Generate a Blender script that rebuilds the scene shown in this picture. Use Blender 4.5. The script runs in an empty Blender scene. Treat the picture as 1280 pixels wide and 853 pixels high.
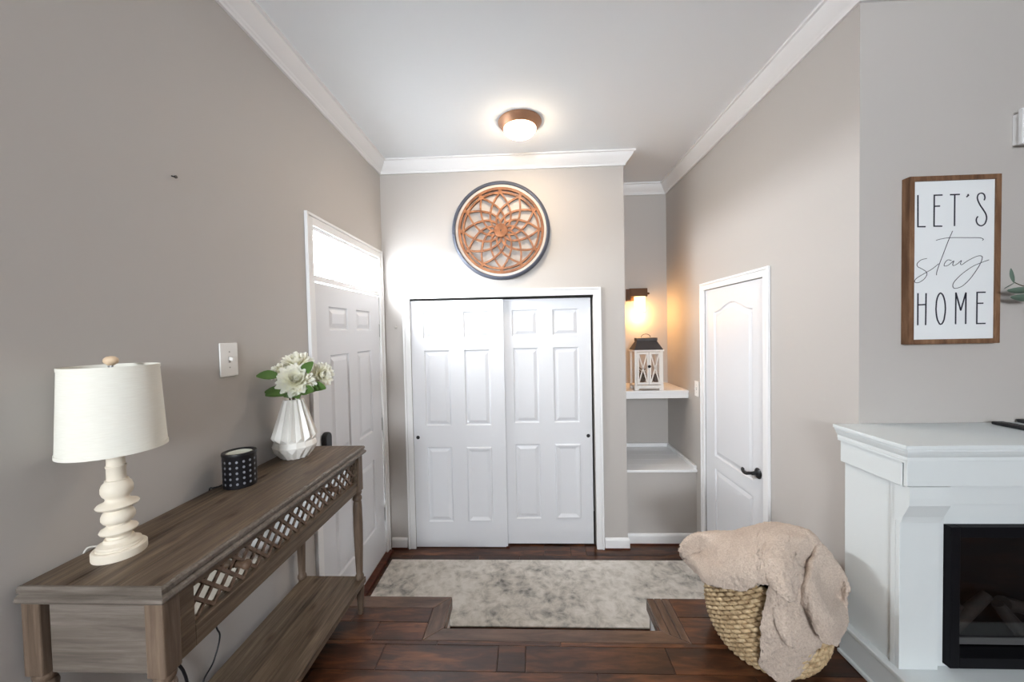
import bpy, bmesh, math, random
from mathutils import Vector, Matrix, noise
random.seed(7)
C = bpy.context.scene.collection
pi = math.pi
# ---------------------------------------------------------------- camera
U = 1.3614                       # eye height over the living room floor (z = 0)
LF = -0.4082                     # foyer floor, two steps down
cam = bpy.data.cameras.new('camera')
cam.sensor_width = 36.0
cam.lens = 467.0064/1280*36
cam.clip_start = 0.02
co = bpy.data.objects.new('camera', cam); C.objects.link(co)
def cam_matrix(yaw, pitch, roll):
    cy, sy = math.cos(yaw), math.sin(yaw); cp, sp = math.cos(pitch), math.sin(pitch)
    f = Vector((sy*cp, cy*cp, sp)); r = Vector((cy, -sy, 0)); u = r.cross(f)
    cr, sr = math.cos(roll), math.sin(roll)
    r2 = cr*r+sr*u; u2 = -sr*r+cr*u
    m = Matrix((r2, u2, -f)).transposed().to_4x4()
    m.translation = (0, 0, U)
    return m
co.matrix_world = cam_matrix(-.0403, -.026, -.0206)
bpy.context.scene.camera = co
# ---------------------------------------------------------------- world, lights, exposure
w = bpy.data.worlds.new('world'); bpy.context.scene.world = w; w.use_nodes = True
bg = w.node_tree.nodes['Background']; bg.inputs[0].default_value = (.89, .945, 1.0, 1); bg.inputs[1].default_value = 56.0
vs = bpy.context.scene.view_settings
vs.view_transform = 'Standard'; vs.look = 'None'; vs.exposure = 0.5; vs.gamma = 1.0; vs.use_curve_mapping = False
def area(name, loc, rot, sx, sy, power, col, portal=False):
    l = bpy.data.lights.new(name, 'AREA'); l.shape = 'RECTANGLE'; l.size = sx; l.size_y = sy; l.energy = power; l.color = col
    if portal: l.cycles.is_portal = True
    o = bpy.data.objects.new(name, l); o.location = loc; o.rotation_euler = rot; C.objects.link(o); return o
area('rear_window_portal', (-.275, -3.53, 1.97), (pi/2, 0, 0), 1.06, .92, 1, (1, 1, 1), True)
area('transom_portal', (-1.285, 2.45, 1.815), (0, -pi/2, 0), .30, .93, 1, (1, 1, 1), True)
# ---------------------------------------------------------------- helpers
def lin(r, g, b):
    f = lambda c: (c/255/12.92 if c/255 <= .04045 else ((c/255+.055)/1.055)**2.4)
    return (f(r), f(g), f(b), 1)
class NT:
    def __init__(s, name):
        s.m = bpy.data.materials.new(name); s.m.use_nodes = True; s.t = s.m.node_tree
        s.b = s.t.nodes['Principled BSDF']; s.out = s.t.nodes['Material Output']
    def n(s, typ, **k):
        x = s.t.nodes.new(typ)
        for a, v in k.items():
            if a.startswith('_'): setattr(x, a[1:], v)
            else: x.inputs[a.replace('__', ' ')].default_value = v
        return x
    def l(s, a, b): s.t.links.new(a, b)
    def ramp(s, fac, stops):
        r = s.n('ShaderNodeValToRGB'); e = r.color_ramp.elements
        e[0].position, e[0].color = stops[0]; e[1].position, e[1].color = stops[-1]
        for p, c in stops[1:-1]:
            q = e.new(p); q.color = c
        s.l(fac, r.inputs[0]); return r.outputs[0]
    def bump(s, h, strength, dist=.002):
        b = s.n('ShaderNodeBump', Strength=strength, Distance=dist); s.l(h, b.inputs['Height']); s.l(b.outputs[0], s.b.inputs['Normal'])
    def coords(s, scale, rnd=True):
        tc = s.n('ShaderNodeTexCoord'); mp = s.n('ShaderNodeMapping'); mp.inputs['Scale'].default_value = scale
        if rnd:
            oi = s.n('ShaderNodeObjectInfo'); ml = s.n('ShaderNodeVectorMath', _operation='MULTIPLY_ADD')
            cx = s.n('ShaderNodeCombineXYZ'); s.l(oi.outputs['Random'], cx.inputs[0]); s.l(oi.outputs['Random'], cx.inputs[1])
            ml.inputs[1].default_value = (7.3, 5.1, 0); s.l(cx.outputs[0], ml.inputs[0]); s.l(tc.outputs['Object'], ml.inputs[2])
            s.l(ml.outputs[0], mp.inputs[0])
        else: s.l(tc.outputs['Object'], mp.inputs[0])
        return mp.outputs[0]
def plain(name, col, rough=.5, metal=0, spec=None, emit=None, es=0, bump=0, bscale=300):
    t = NT(name); t.b.inputs['Base Color'].default_value = col; t.b.inputs['Roughness'].default_value = rough; t.b.inputs['Metallic'].default_value = metal
    if spec is not None: t.b.inputs['Specular IOR Level'].default_value = spec
    if emit: t.b.inputs['Emission Color'].default_value = emit; t.b.inputs['Emission Strength'].default_value = es
    v = t.coords((1, 1, 1), False)
    nz = t.n('ShaderNodeTexNoise', Scale=bscale, Detail=3.0); t.l(v, nz.inputs['Vector'])
    if bump: t.bump(nz.outputs[0], bump)
    return t.m
def wood(name, cols, scale, rough=.5, spec=.3, bump=.25, grain=1.0, rnd=True, vary=.35, knots=True):
    """cols: dark, mid, light; scale stretches the noise: small value = along the grain"""
    t = NT(name); v = t.coords(scale, rnd)
    a = t.n('ShaderNodeTexNoise', Scale=1.0, Detail=8.0, Roughness=.62, Distortion=.6); t.l(v, a.inputs['Vector'])
    v2 = t.coords(tuple(x*.22 for x in scale), rnd)
    b = t.n('ShaderNodeTexNoise', Scale=1.0, Detail=4.0, Roughness=.6, Distortion=1.4); t.l(v2, b.inputs['Vector'])
    mx = t.n('ShaderNodeMix', _data_type='FLOAT'); mx.inputs[0].default_value = .45; t.l(a.outputs[0], mx.inputs[2]); t.l(b.outputs[0], mx.inputs[3])
    c = t.ramp(mx.outputs[0], [(.34, cols[0]), (.5, cols[1]), (.66, cols[2])])
    if knots:
        vk = t.coords(tuple(2.5+.035*x for x in scale), rnd); vo = t.n('ShaderNodeTexVoronoi', Scale=1.5, _voronoi_dimensions='2D'); t.l(vk, vo.inputs['Vector'])
        kr = t.ramp(vo.outputs['Distance'], [(0, (.3, .26, .24, 1)), (.05, (.5, .43, .39, 1)), (.09, (.75, .7, .66, 1)), (.16, (1, 1, 1, 1)), (1, (1, 1, 1, 1))])
        km = t.n('ShaderNodeMix', _data_type='RGBA', _blend_type='MULTIPLY'); km.inputs[0].default_value = .8; t.l(c, km.inputs[6]); t.l(kr, km.inputs[7]); c = km.outputs[2]
    if rnd:
        oi = t.n('ShaderNodeObjectInfo'); mr = t.n('ShaderNodeMapRange'); mr.inputs['To Min'].default_value = 1-vary; mr.inputs['To Max'].default_value = 1+vary*.7
        t.l(oi.outputs['Random'], mr.inputs[0]); hs = t.n('ShaderNodeHueSaturation'); t.l(mr.outputs[0], hs.inputs['Value']); t.l(c, hs.inputs['Color']); c = hs.outputs[0]
    t.l(c, t.b.inputs['Base Color']); t.b.inputs['Roughness'].default_value = rough; t.b.inputs['Specular IOR Level'].default_value = spec
    t.bump(mx.outputs[0], bump, .003)
    return t.m
M = {}
M['wall'] = plain('greige_wall_paint', lin(188, 183, 178), .6, spec=.25, bump=.05, bscale=500)
M['ceil'] = plain('ceiling_paint', lin(243, 247, 250), .8, spec=.1, bump=.04)
M['trim'] = plain('white_trim_paint', lin(236, 236, 236), .35, spec=.4)
M['door'] = plain('white_door_paint', lin(222, 223, 226), .4, spec=.35, bump=.03, bscale=120)
M['mantel'] = plain('cool_white_mantel_paint', lin(217, 222, 222), .45, spec=.3)
M['dark'] = plain('closet_shade', lin(40, 38, 36), .9)  # near-black colour standing in for shade in door gaps
M['floorw'] = wood('hand_scraped_dark_floor_wood', (lin(26, 14, 8), lin(66, 37, 22), lin(122, 75, 44)), (5, 26, 26), knots=False, rough=.3, spec=.5, bump=.35)
M['nosing'] = wood('floor_nosing_wood', (lin(52, 38, 30), lin(86, 64, 51), lin(112, 85, 67)), (6, 34, 34), knots=False, rough=.3, spec=.5, bump=.3, vary=.12)
M['nosing_y'] = wood('floor_nosing_wood_side', (lin(52, 38, 30), lin(86, 64, 51), lin(112, 85, 67)), (34, 6, 34), knots=False, rough=.27, spec=.5, bump=.3, vary=.12)
M['shoe'] = wood('shoe_moulding_wood', (lin(46, 22, 14), lin(78, 38, 24), lin(100, 52, 34)), (6, 30, 30), knots=False, rough=.4, rnd=False)
gw = (lin(62, 51, 41), lin(98, 83, 68), lin(132, 114, 94))
M['table_y'] = wood('weathered_table_wood', gw, (110, 5, 110), rough=.5, bump=.35, rnd=False)
M['table_x'] = wood('weathered_table_wood_end', (lin(84, 76, 68), lin(110, 101, 92), lin(132, 123, 114)), (6, 100, 100), knots=False, rough=.5, bump=.35, rnd=False)
M['table_z'] = wood('weathered_table_wood_leg', (lin(82, 68, 56), lin(106, 89, 75), lin(130, 112, 95)), (100, 100, 6), knots=False, rough=.5, bump=.3, rnd=False)
M['slatwood'] = wood('lattice_slat_wood', (lin(84, 66, 54), lin(126, 104, 88), lin(154, 132, 114)), (60, 60, 60), knots=False, rough=.55, rnd=False)
M['mirror'] = plain('antique_mirror', lin(225, 228, 226), .08, 1.0)
M['dowel'] = wood('turned_knob_wood', (lin(58, 42, 32), lin(88, 68, 54), lin(118, 96, 78)), (20, 20, 20), knots=False, rough=.5, rnd=False)
M['medal'] = wood('warm_brown_medallion_wood', (lin(86, 52, 32), lin(132, 84, 52), lin(164, 112, 74)), (12, 12, 12), knots=False, rough=.45, bump=.2, rnd=False)
M['zinc'] = plain('zinc_rim', lin(82, 86, 98), .5, .3, bump=.15, bscale=40)
M['whitewash'] = plain('whitewashed_ring', lin(196, 187, 178), .6, bump=.2, bscale=60)
M['bronze'] = plain('oil_rubbed_bronze', lin(92, 66, 48), .38, .75)
M['bronze_light'] = plain('brushed_bronze', lin(168, 126, 98), .42, .6)
M['iron'] = plain('black_iron', lin(38, 38, 42), .35, .4)
M['nickel'] = plain('satin_nickel', lin(165, 165, 165), .35, .9)
M['black'] = plain('black_plastic', lin(22, 22, 26), .4)
M['fireframe'] = plain('firebox_frame_black', lin(14, 14, 18), .55, spec=.15)
M['blackglass'] = plain('firebox_black', lin(7, 7, 9), .6, spec=.1)
M['charlog'] = wood('charred_log', (lin(14, 12, 12), lin(30, 25, 22), lin(56, 46, 40)), (30, 30, 30), knots=False, rough=.8, rnd=True)
M['ash'] = plain('ash_grey_strip', lin(88, 88, 88), .7, bump=.2, bscale=80)
M['signwhite'] = plain('sign_white', lin(232, 235, 236), .5)
M['ink'] = plain('sign_ink', lin(28, 30, 46), .6)
M['signwood'] = wood('sign_frame_wood', (lin(74, 50, 34), lin(116, 84, 60), lin(150, 116, 88)), (30, 30, 5), knots=False, rough=.6, rnd=False)
M['ceramic'] = plain('cream_ceramic', lin(242, 239, 232), .36, spec=.5)
M['lampbody'] = plain('distressed_cream_paint', lin(234, 224, 206), .6, bump=.3, bscale=45)
M['finial'] = plain('finial_cream', lin(222, 196, 164), .5)
M['cordwhite'] = plain('white_cord', lin(214, 210, 202), .5)
M['jar'] = plain('frosted_dish', lin(214, 220, 208), .4)
M['dot'] = plain('frosted_dot', lin(132, 134, 142), .5)
M['plate'] = plain('switch_plate', lin(238, 236, 232), .35)
M['plate_grey'] = plain('switch_slot', lin(170, 166, 160), .5)  # greyer than the plate, for slot and screws
M['leaf'] = plain('deep_leaf', lin(84, 118, 54), .5, bump=.2, bscale=60)
M['leafdark'] = plain('dark_leaf', lin(58, 84, 48), .55)
M['euc'] = plain('eucalyptus_leaf', lin(92, 112, 98), .6)
M['stem'] = plain('brown_stem', lin(74, 66, 40), .7)
M['lanternwhite'] = plain('distressed_white_wood', lin(232, 228, 222), .6, bump=.3, bscale=50)
M['lanternroof'] = plain('dark_lantern_roof', lin(76, 72, 72), .5, .35, bump=.2, bscale=60)
M['cone'] = plain('pinecone_brown', lin(104, 84, 70), .8)
M['riser'] = plain('riser_white', lin(226, 228, 228), .4)
def petal_mat():
    t = NT('ivory_petal'); g = t.n('ShaderNodeTexCoord'); s = t.n('ShaderNodeSeparateXYZ'); t.l(g.outputs['UV'], s.inputs[0])
    c = t.ramp(s.outputs[1], [(0, lin(240, 232, 160)), (.35, lin(250, 248, 226)), (1, lin(253, 253, 246))])
    t.l(c, t.b.inputs['Base Color']); t.b.inputs['Roughness'].default_value = .6
    tl = t.n('ShaderNodeBsdfTranslucent'); t.l(c, tl.inputs[0]); mx = t.n('ShaderNodeMixShader'); mx.inputs[0].default_value = .38
    t.l(t.b.outputs[0], mx.inputs[1]); t.l(tl.outputs[0], mx.inputs[2]); t.l(mx.outputs[0], t.out.inputs[0])
    return t.m
M['petal'] = petal_mat()
def shade_mat():
    t = NT('linen_shade'); v = t.coords((1, 1, 1), False)
    a = t.n('ShaderNodeTexNoise', Scale=160.0, Detail=4.0); t.l(v, a.inputs['Vector'])
    v2 = t.coords((40, 40, 900), False); b = t.n('ShaderNodeTexNoise', Scale=1.0, Detail=2.0); t.l(v2, b.inputs['Vector'])
    c = t.ramp(b.outputs[0], [(.3, lin(232, 229, 217)), (.7, lin(238, 236, 225))]); t.l(c, t.b.inputs['Base Color'])
    t.b.inputs['Roughness'].default_value = .85; t.bump(b.outputs[0], .2, .001); return t.m
M['shade'] = shade_mat()
def rug_mat():
    t = NT('distressed_rug'); v = t.coords((1, 1, 1), False)
    a = t.n('ShaderNodeTexNoise', Scale=11.0, Detail=10.0, Roughness=.72, Distortion=.5); t.l(v, a.inputs['Vector'])
    b = t.n('ShaderNodeTexVoronoi', Scale=22.0); t.l(v, b.inputs['Vector'])
    d = t.n('ShaderNodeTexNoise', Scale=2.2, Detail=3.0); t.l(v, d.inputs['Vector'])
    m1 = t.n('ShaderNodeMath', _operation='MULTIPLY_ADD'); t.l(b.outputs['Distance'], m1.inputs[0]); m1.inputs[1].default_value = .16; t.l(a.outputs[0], m1.inputs[2])
    m2 = t.n('ShaderNodeMath', _operation='MULTIPLY_ADD'); t.l(d.outputs[0], m2.inputs[0]); m2.inputs[1].default_value = .5; t.l(m1.outputs[0], m2.inputs[2])
    c = t.ramp(m2.outputs[0], [(.58, lin(124, 123, 120)), (.69, lin(172, 168, 161)), (.81, lin(204, 199, 190)), (.96, lin(224, 220, 213))])
    t.l(c, t.b.inputs['Base Color']); t.b.inputs['Roughness'].default_value = .95; t.b.inputs['Specular IOR Level'].default_value = .1
    e = t.n('ShaderNodeTexNoise', Scale=420.0, Detail=2.0); t.l(v, e.inputs['Vector']); t.bump(e.outputs[0], .5, .004); return t.m
M['rug'] = rug_mat()
def fleece_mat():
    t = NT('oatmeal_sherpa'); v = t.coords((1, 1, 1), False)
    a = t.n('ShaderNodeTexNoise', Scale=170.0, Detail=4.0, Roughness=.7); t.l(v, a.inputs['Vector'])
    c = t.ramp(a.outputs[0], [(.3, lin(186, 166, 150)), (.5, lin(208, 190, 174)), (.72, lin(224, 208, 194))])
    t.l(c, t.b.inputs['Base Color']); t.b.inputs['Roughness'].default_value = 1; t.b.inputs['Specular IOR Level'].default_value = 0
    t.b.inputs['Sheen Weight'].default_value = .15
    t.bump(a.outputs[0], .9, .006); return t.m
M['fleece'] = fleece_mat()
def rope_mat():
    t = NT('seagrass_rope'); v = t.coords((1, 1, 1), True)
    a = t.n('ShaderNodeTexNoise', Scale=38.0, Detail=5.0, Roughness=.7); t.l(v, a.inputs['Vector'])
    c = t.ramp(a.outputs[0], [(.3, lin(132, 106, 74)), (.5, lin(190, 164, 126)), (.72, lin(222, 202, 166))])
    t.l(c, t.b.inputs['Base Color']); t.b.inputs['Roughness'].default_value = .75
    b = t.n('ShaderNodeTexNoise', Scale=260.0, Detail=2.0); t.l(v, b.inputs['Vector']); t.bump(b.outputs[0], .4, .002); return t.m
M['rope'] = rope_mat()
def glass_mat():
    t = NT('clear_glass'); tr = t.n('ShaderNodeBsdfTransparent'); gl = t.n('ShaderNodeBsdfGlossy', Roughness=.02); mx = t.n('ShaderNodeMixShader'); mx.inputs[0].default_value = .045
    t.l(tr.outputs[0], mx.inputs[1]); t.l(gl.outputs[0], mx.inputs[2]); t.l(mx.outputs[0], t.out.inputs[0]); return t.m
M['glass'] = glass_mat()
def lum(name, col, s):
    t = NT(name); e = t.n('ShaderNodeEmission', Strength=s); e.inputs[0].default_value = col; t.l(e.outputs[0], t.out.inputs[0]); return t.m
M['dome'] = lum('lit_ceiling_dome', (1, .80, .58, 1), 32)
M['sconce'] = lum('lit_sconce_glass', (1, .55, .20, 1), 9)

ORG = {}
def org(p): return ORG.get(p.name, Vector((0, 0, 0))) if p else Vector((0, 0, 0))
class MB:
    def __init__(s): s.v = []; s.f = []; s.uv = None
    def add(s, vs, fs):
        n = len(s.v); s.v += [Vector(v) for v in vs]; s.f += [tuple(i+n for i in f) for f in fs]; return s
    def box(s, x0, x1, y0, y1, z0, z1):
        return s.add([(x0, y0, z0), (x1, y0, z0), (x1, y1, z0), (x0, y1, z0), (x0, y0, z1), (x1, y0, z1), (x1, y1, z1), (x0, y1, z1)],
            [(0, 3, 2, 1), (4, 5, 6, 7), (0, 1, 5, 4), (1, 2, 6, 5), (2, 3, 7, 6), (3, 0, 4, 7)])
    def prism(s, pts, h):
        """pts: 3D polygon, h: extrusion vector"""
        n = len(pts); h = Vector(h); p = [Vector(q) for q in pts]
        fs = [tuple(range(n-1, -1, -1)), tuple(range(n, 2*n))]+[(i, (i+1) % n, n+(i+1) % n, n+i) for i in range(n)]
        return s.add(p+[q+h for q in p], fs)
    def lathe(s, prof, c=(0, 0, 0), n=32, axis='z', closed=False):
        vs = []; fs = []; m = len(prof)
        for r, z in prof:
            for k in range(n):
                a = 2*pi*k/n; x, y = r*math.cos(a), r*math.sin(a)
                q = {'z': (x, y, z), 'x': (z, x, y), 'y': (y, z, x)}[axis]
                vs.append((c[0]+q[0], c[1]+q[1], c[2]+q[2]))
        for i in range(m-1):
            for k in range(n):
                fs.append((i*n+k, i*n+(k+1) % n, (i+1)*n+(k+1) % n, (i+1)*n+k))
        if not closed:
            if prof[0][0] > 1e-6: fs.append(tuple(range(n-1, -1, -1)))
            if prof[-1][0] > 1e-6: fs.append(tuple((m-1)*n+k for k in range(n)))
        else:
            for k in range(n): fs.append(((m-1)*n+k, (m-1)*n+(k+1) % n, (k+1) % n, k))
        return s.add(vs, fs)
    def tube(s, path, r, n=8, closed=False):
        path = [Vector(p) for p in path]; m = len(path); vs = []; fs = []
        rr = r if callable(r) else (lambda t: r)
        up = None
        for i, p in enumerate(path):
            a = path[(i-1) % m] if (closed or i) else p; b = path[(i+1) % m] if (closed or i < m-1) else p
            d = (b-a).normalized() if (b-a).length > 1e-9 else Vector((0, 0, 1))
            if up is None: up = d.orthogonal().normalized()
            up = (up-d*up.dot(d)); up = up.normalized() if up.length > 1e-6 else d.orthogonal().normalized()
            sd = d.cross(up); q = rr(i/max(1, m-1))
            for k in range(n):
                t = 2*pi*k/n; vs.append(p+(up*math.cos(t)+sd*math.sin(t))*q)
        e = m if closed else m-1
        for i in range(e):
            for k in range(n):
                j = (i+1) % m; fs.append((i*n+k, i*n+(k+1) % n, j*n+(k+1) % n, j*n+k))
        if not closed: fs += [tuple(range(n-1, -1, -1)), tuple((m-1)*n+k for k in range(n))]
        return s.add(vs, fs)
    def ribbon(s, path, wd, n, th):
        """flat stroke of width wd along 2D-in-plane path (3D points), facing n, thick th"""
        p = [Vector(q) for q in path]; n = Vector(n).normalized(); L = []; R_ = []
        for i, q in enumerate(p):
            d1 = (q-p[i-1]).normalized() if i else None; d2 = (p[i+1]-q).normalized() if i < len(p)-1 else None
            d = ((d1 or d2)+(d2 or d1)).normalized() if (d1 and d2 and (d1+d2).length > .05) else (d1 or d2)
            sd = n.cross(d); c = 1.0
            if d1 and d2: c = min(1.6, 1/max(.4, sd.dot(n.cross(d1))))
            L.append(q+sd*wd/2*c); R_.append(q-sd*wd/2*c)
        m = len(p); vs = L+R_; vs = vs+[v+n*th for v in vs]; fs = []
        for i in range(m-1):
            a, b, c2, d = i, i+1, m+i+1, m+i
            fs += [(a+2*m, d+2*m, c2+2*m, b+2*m), (a, b, c2, d), (a, b, b+2*m, a+2*m), (d, d+2*m, c2+2*m, c2)]
        fs += [(0, 2*m, 3*m, m), (m-1, 2*m-1, 4*m-1, 3*m-1)]
        return s.add(vs, fs)
    def grid(s, G, closed=False):
        r = len(G); c = len(G[0]); vs = [p for row in G for p in row]; fs = []
        for i in range(r-1):
            for j in range(c if closed else c-1):
                k = (j+1) % c; fs.append((i*c+j, i*c+k, (i+1)*c+k, (i+1)*c+j))
        return s.add(vs, fs)
    def sweep(s, path, prof, closed=False):
        """mitred sweep of a (offset, z) profile along a horizontal polyline; offset grows to the left of travel"""
        P = [Vector((p[0], p[1])) for p in path]; n = len(P); rows = []
        for i, p in enumerate(P):
            d1 = (p-P[i-1]).normalized() if i or closed else None; d2 = (P[(i+1) % n]-p).normalized() if i < n-1 or closed else None
            nn = [Vector((-d.y, d.x)) for d in (d1, d2) if d is not None]
            m = (nn[0]+nn[-1]); m = m/max(.2, m.dot(nn[0])) if len(nn) > 1 else nn[0]
            rows.append([(p.x+m.x*o, p.y+m.y*o, z) for o, z in prof])
        k = len(prof); vs = [q for r in rows for q in r]; fs = []
        for i in range(n if closed else n-1):
            j = (i+1) % n
            for a in range(k):
                b = (a+1) % k; fs.append((i*k+a, j*k+a, j*k+b, i*k+b))
        if not closed: fs += [tuple(range(k)), tuple((n-1)*k+a for a in range(k-1, -1, -1))]
        return s.add(vs, fs)
    def build(s, name, mat, parent=None, smooth=None, bevel=0, label=None, kind=None, sol=0, segs=2):
        me = bpy.data.meshes.new(name); o_ = org(parent)
        me.from_pydata([v-o_ for v in s.v], [], s.f); me.validate()
        bm = bmesh.new(); bm.from_mesh(me); bmesh.ops.recalc_face_normals(bm, faces=bm.faces); bm.to_mesh(me); bm.free()
        me.materials.append(M[mat] if isinstance(mat, str) else mat)
        if smooth is not None:
            for p in me.polygons: p.use_smooth = True
            me.set_sharp_from_angle(angle=math.radians(smooth))
        o = bpy.data.objects.new(name, me); C.objects.link(o)
        if parent: o.parent = parent
        ORG[o.name] = o_
        if sol: m = o.modifiers.new('s', 'SOLIDIFY'); m.thickness = sol; m.offset = 0
        if bevel: m = o.modifiers.new('b', 'BEVEL'); m.width = bevel; m.segments = segs; m.limit_method = 'ANGLE'; m.angle_limit = .6; m.harden_normals = False
        if label: o['label'] = label
        if kind: o['kind'] = kind
        return o
def tag(o, label, cat, group=None, kind=None):
    o['label'] = label; o['category'] = cat
    if group: o['group'] = group
    if kind: o['kind'] = kind
    return o
def thing(name, loc, label, cat, group=None, kind=None):
    o = bpy.data.objects.new(name, None); o.location = loc; C.objects.link(o); o.empty_display_size = .05
    ORG[o.name] = Vector(loc); return tag(o, label, cat, group, kind)
def box(name, mat, parent, x0, x1, y0, y1, z0, z1, bevel=.002, label=None, kind=None):
    return MB().box(x0, x1, y0, y1, z0, z1).build(name, mat, parent, bevel=bevel, label=label, kind=kind)
def copy_mesh(o, name, parent, loc, rot=None, mw=None):
    """a child sharing mesh data; loc is relative to the parent"""
    c = o.copy(); c.name = name; C.objects.link(c); c.parent = parent
    if mw is not None: c.matrix_local = mw
    else:
        c.location = loc
        if rot: c.rotation_euler = rot
    ORG[c.name] = org(parent); return c
def smooth_line(pts, k=6):
    """Catmull-Rom through points"""
    p = [Vector(q) for q in pts]; out = []
    for i in range(len(p)-1):
        a, b, c, d = p[max(0, i-1)], p[i], p[i+1], p[min(len(p)-1, i+2)]
        for j in range(k):
            t = j/k; out.append(.5*((2*b)+(c-a)*t+(2*a-5*b+4*c-d)*t*t+(3*b-a-3*c+d)*t**3))
    out.append(p[-1]); return out
def smooth_grid(G, k):
    rows = [smooth_line(r, k) for r in G]
    cols = [smooth_line([r[j] for r in rows], k) for j in range(len(rows[0]))]
    return [[cols[j][i] for j in range(len(cols))] for i in range(len(cols[0]))]
# ---------------------------------------------------------------- the setting
XL, XR, YB, ZW, YA, XE, CE = -1.159, 1.3527, 2.9946, 1.5786, 3.6641, .7787, 2.735
T = .12; XF = 4.4; YR = -3.4
def struct(mb, name, mat, label=None, cat=None, bevel=0, **k):
    o = mb.build(name, mat, bevel=bevel, **k); o['kind'] = 'structure'
    if label: o['label'] = label
    if cat: o['category'] = cat
    return o
EY0, EY1, EZ = 1.988, 2.914, 1.962                       # entry opening
struct(MB().box(XL-T, XL, YR, EY0, LF-.1, CE).box(XL-T, XL, EY1, YA+T, LF-.1, CE).box(XL-T, XL, EY0, EY1, EZ, CE), 'wall_left', 'wall',
    'long greige wall behind the console table, holding the entry door', 'wall')
CX0, CX1, CZ = -.945, .534, 1.642                         # closet opening
struct(MB().box(XL, CX0, YB, YB+.1, LF-.1, CE).box(CX1, XE, YB, YB+.1, LF-.1, CE).box(CX0, CX1, YB, YB+.1, CZ, CE).box(XE-.1, XE, YB+.1, YA, LF-.1, CE), 'wall_back', 'wall',
    'greige wall around the sliding closet doors below the round medallion', 'wall')
struct(MB().box(XL, XR+T, YA, YA+T, LF-.1, CE), 'wall_alcove', 'wall', 'back wall of the narrow alcove behind the wall lamp', 'wall')
struct(MB().box(XE, XR, 3.062, 3.10, LF-.05, .195), 'wall_bench', 'wall', 'low greige wall under the alcove bench top', 'wall')
RY0, RY1, RZ = 2.178, 2.902, 1.645                        # pantry door opening
struct(MB().box(XR, XR+T, ZW, RY0, LF-.1, CE).box(XR, XR+T, RY1, YA, LF-.1, CE).box(XR, XR+T, RY0, RY1, RZ, CE), 'wall_right', 'wall',
    'bright greige wall holding the narrow arched panel door', 'wall')
struct(MB().box(XR+T, XF, ZW, ZW+T, -.2, CE), 'wall_fireplace', 'wall', 'shaded grey wall behind the white fireplace and the framed sign', 'wall')
WX0, WX1, WZ0, WZ1 = -.80, .25, 1.52, 2.42
struct(MB().box(XL-T, WX0, YR-T, YR, -.2, CE).box(WX1, XF, YR-T, YR, -.2, CE).box(WX0, WX1, YR-T, YR, WZ1, CE).box(WX0, WX1, YR-T, YR, -.2, WZ0), 'wall_rear', 'wall')
struct(MB().box(XF, XF+T, YR-T, ZW+T, -.2, CE), 'wall_far', 'wall')
struct(MB().box(XL-T, XF+T, YR-T, YA+T, CE, CE+.1), 'ceiling', 'ceil', 'smooth white ceiling with one flush lamp', 'ceiling')
M['ground'] = plain('pale_bounce_ground', lin(222, 224, 226), .9, bump=.2, bscale=20)  # unseen ground, added and kept pale to bounce daylight onto the ceiling
struct(MB().box(-22, XL-T-.001, -12, 16, LF-.45, LF-.25).box(XL-T-.001, 14, -16, YR-T-.001, LF-.45, LF-.25), 'ground', 'ground', 'pale ground added outside the house to bounce daylight', 'ground')
# crown moulding
CP = [(XL, YR), (XL, YB), (XE, YB), (XE, YA), (XR, YA), (XR, ZW), (XF, ZW)]
prof = [(0, 2.641), (-.012, 2.641), (-.014, 2.652), (-.020, 2.657), (-.024, 2.664), (-.034, 2.672), (-.050, 2.692), (-.062, 2.711), (-.066, 2.722), (-.078, 2.724), (-.078, CE), (0, CE)]
struct(MB().sweep(CP, prof), 'trim_1', 'trim', 'white crown moulding running round the top of the walls', 'moulding', smooth=20)
bb = lambda z: [(0, z), (-.013, z), (-.013, z+.062), (-.010, z+.070), (-.006, z+.078), (0, z+.080)]
sh = lambda z: [(-.0, z), (-.017, z), (-.015, z+.010), (-.009, z+.016), (0, z+.016)]
for i, (nm, pth, z) in enumerate((
    ('baseboard_left', [(XL, YR), (XL, 1.87)], 0), ('baseboard_back', [(XL+.019, YB), (CX0-.068, YB)], LF+.012), ('baseboard_end', [(CX1+.062, YB), (XE, YB), (XE, YB+.068)], LF+.012),
    ('baseboard_alcove', [(XE, 3.062), (XR, 3.062), (XR, 2.972)], LF+.012), ('baseboard_right', [(XR, 1.86), (XR, ZW+.001)], 0), ('baseboard_foyer', [(XR, 2.128), (XR, 1.95)], LF+.012))):
    struct(MB().sweep(pth, bb(z)), nm, 'trim', None)
    if z < 0: struct(MB().sweep(pth, sh(LF)), 'trim_%d' % (i+20), 'shoe', None)
# casings
def casing(name, P, u0, u1, v0, v1, wd, label):
    """P(u, v, d) -> point; opening u0..u1, v0..v1; flat casing with a raised back band"""
    mb = MB()
    def slab(a, b, c, d, t):
        mb.prism([P(a, c, 0), P(b, c, 0), P(b, d, 0), P(a, d, 0)], P(0, 0, t)-P(0, 0, 0))
    for a, b, c, d in ((u0-wd+.0165, u0, v0, v1+wd-.0165), (u1, u1+wd-.0165, v0, v1+wd-.0165), (u0+.0002, u1-.0002, v1, v1+wd-.0165)): slab(a, b, c, d, .013)
    for a, b, c, d in ((u0-wd, u0-wd+.016, v0, v1+wd), (u1+wd-.016, u1+wd, v0, v1+wd), (u0-wd+.0162, u1+wd-.0162, v1+wd-.016, v1+wd)): slab(a, b, c, d, .018)
    return struct(mb, name, 'trim', label, 'casing', bevel=.003)
PL = lambda u, v, d: Vector((XL+d, u, v))
PBk = lambda u, v, d: Vector((u, YB-d, v))
PR = lambda u, v, d: Vector((XR-d, u, v))
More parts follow.
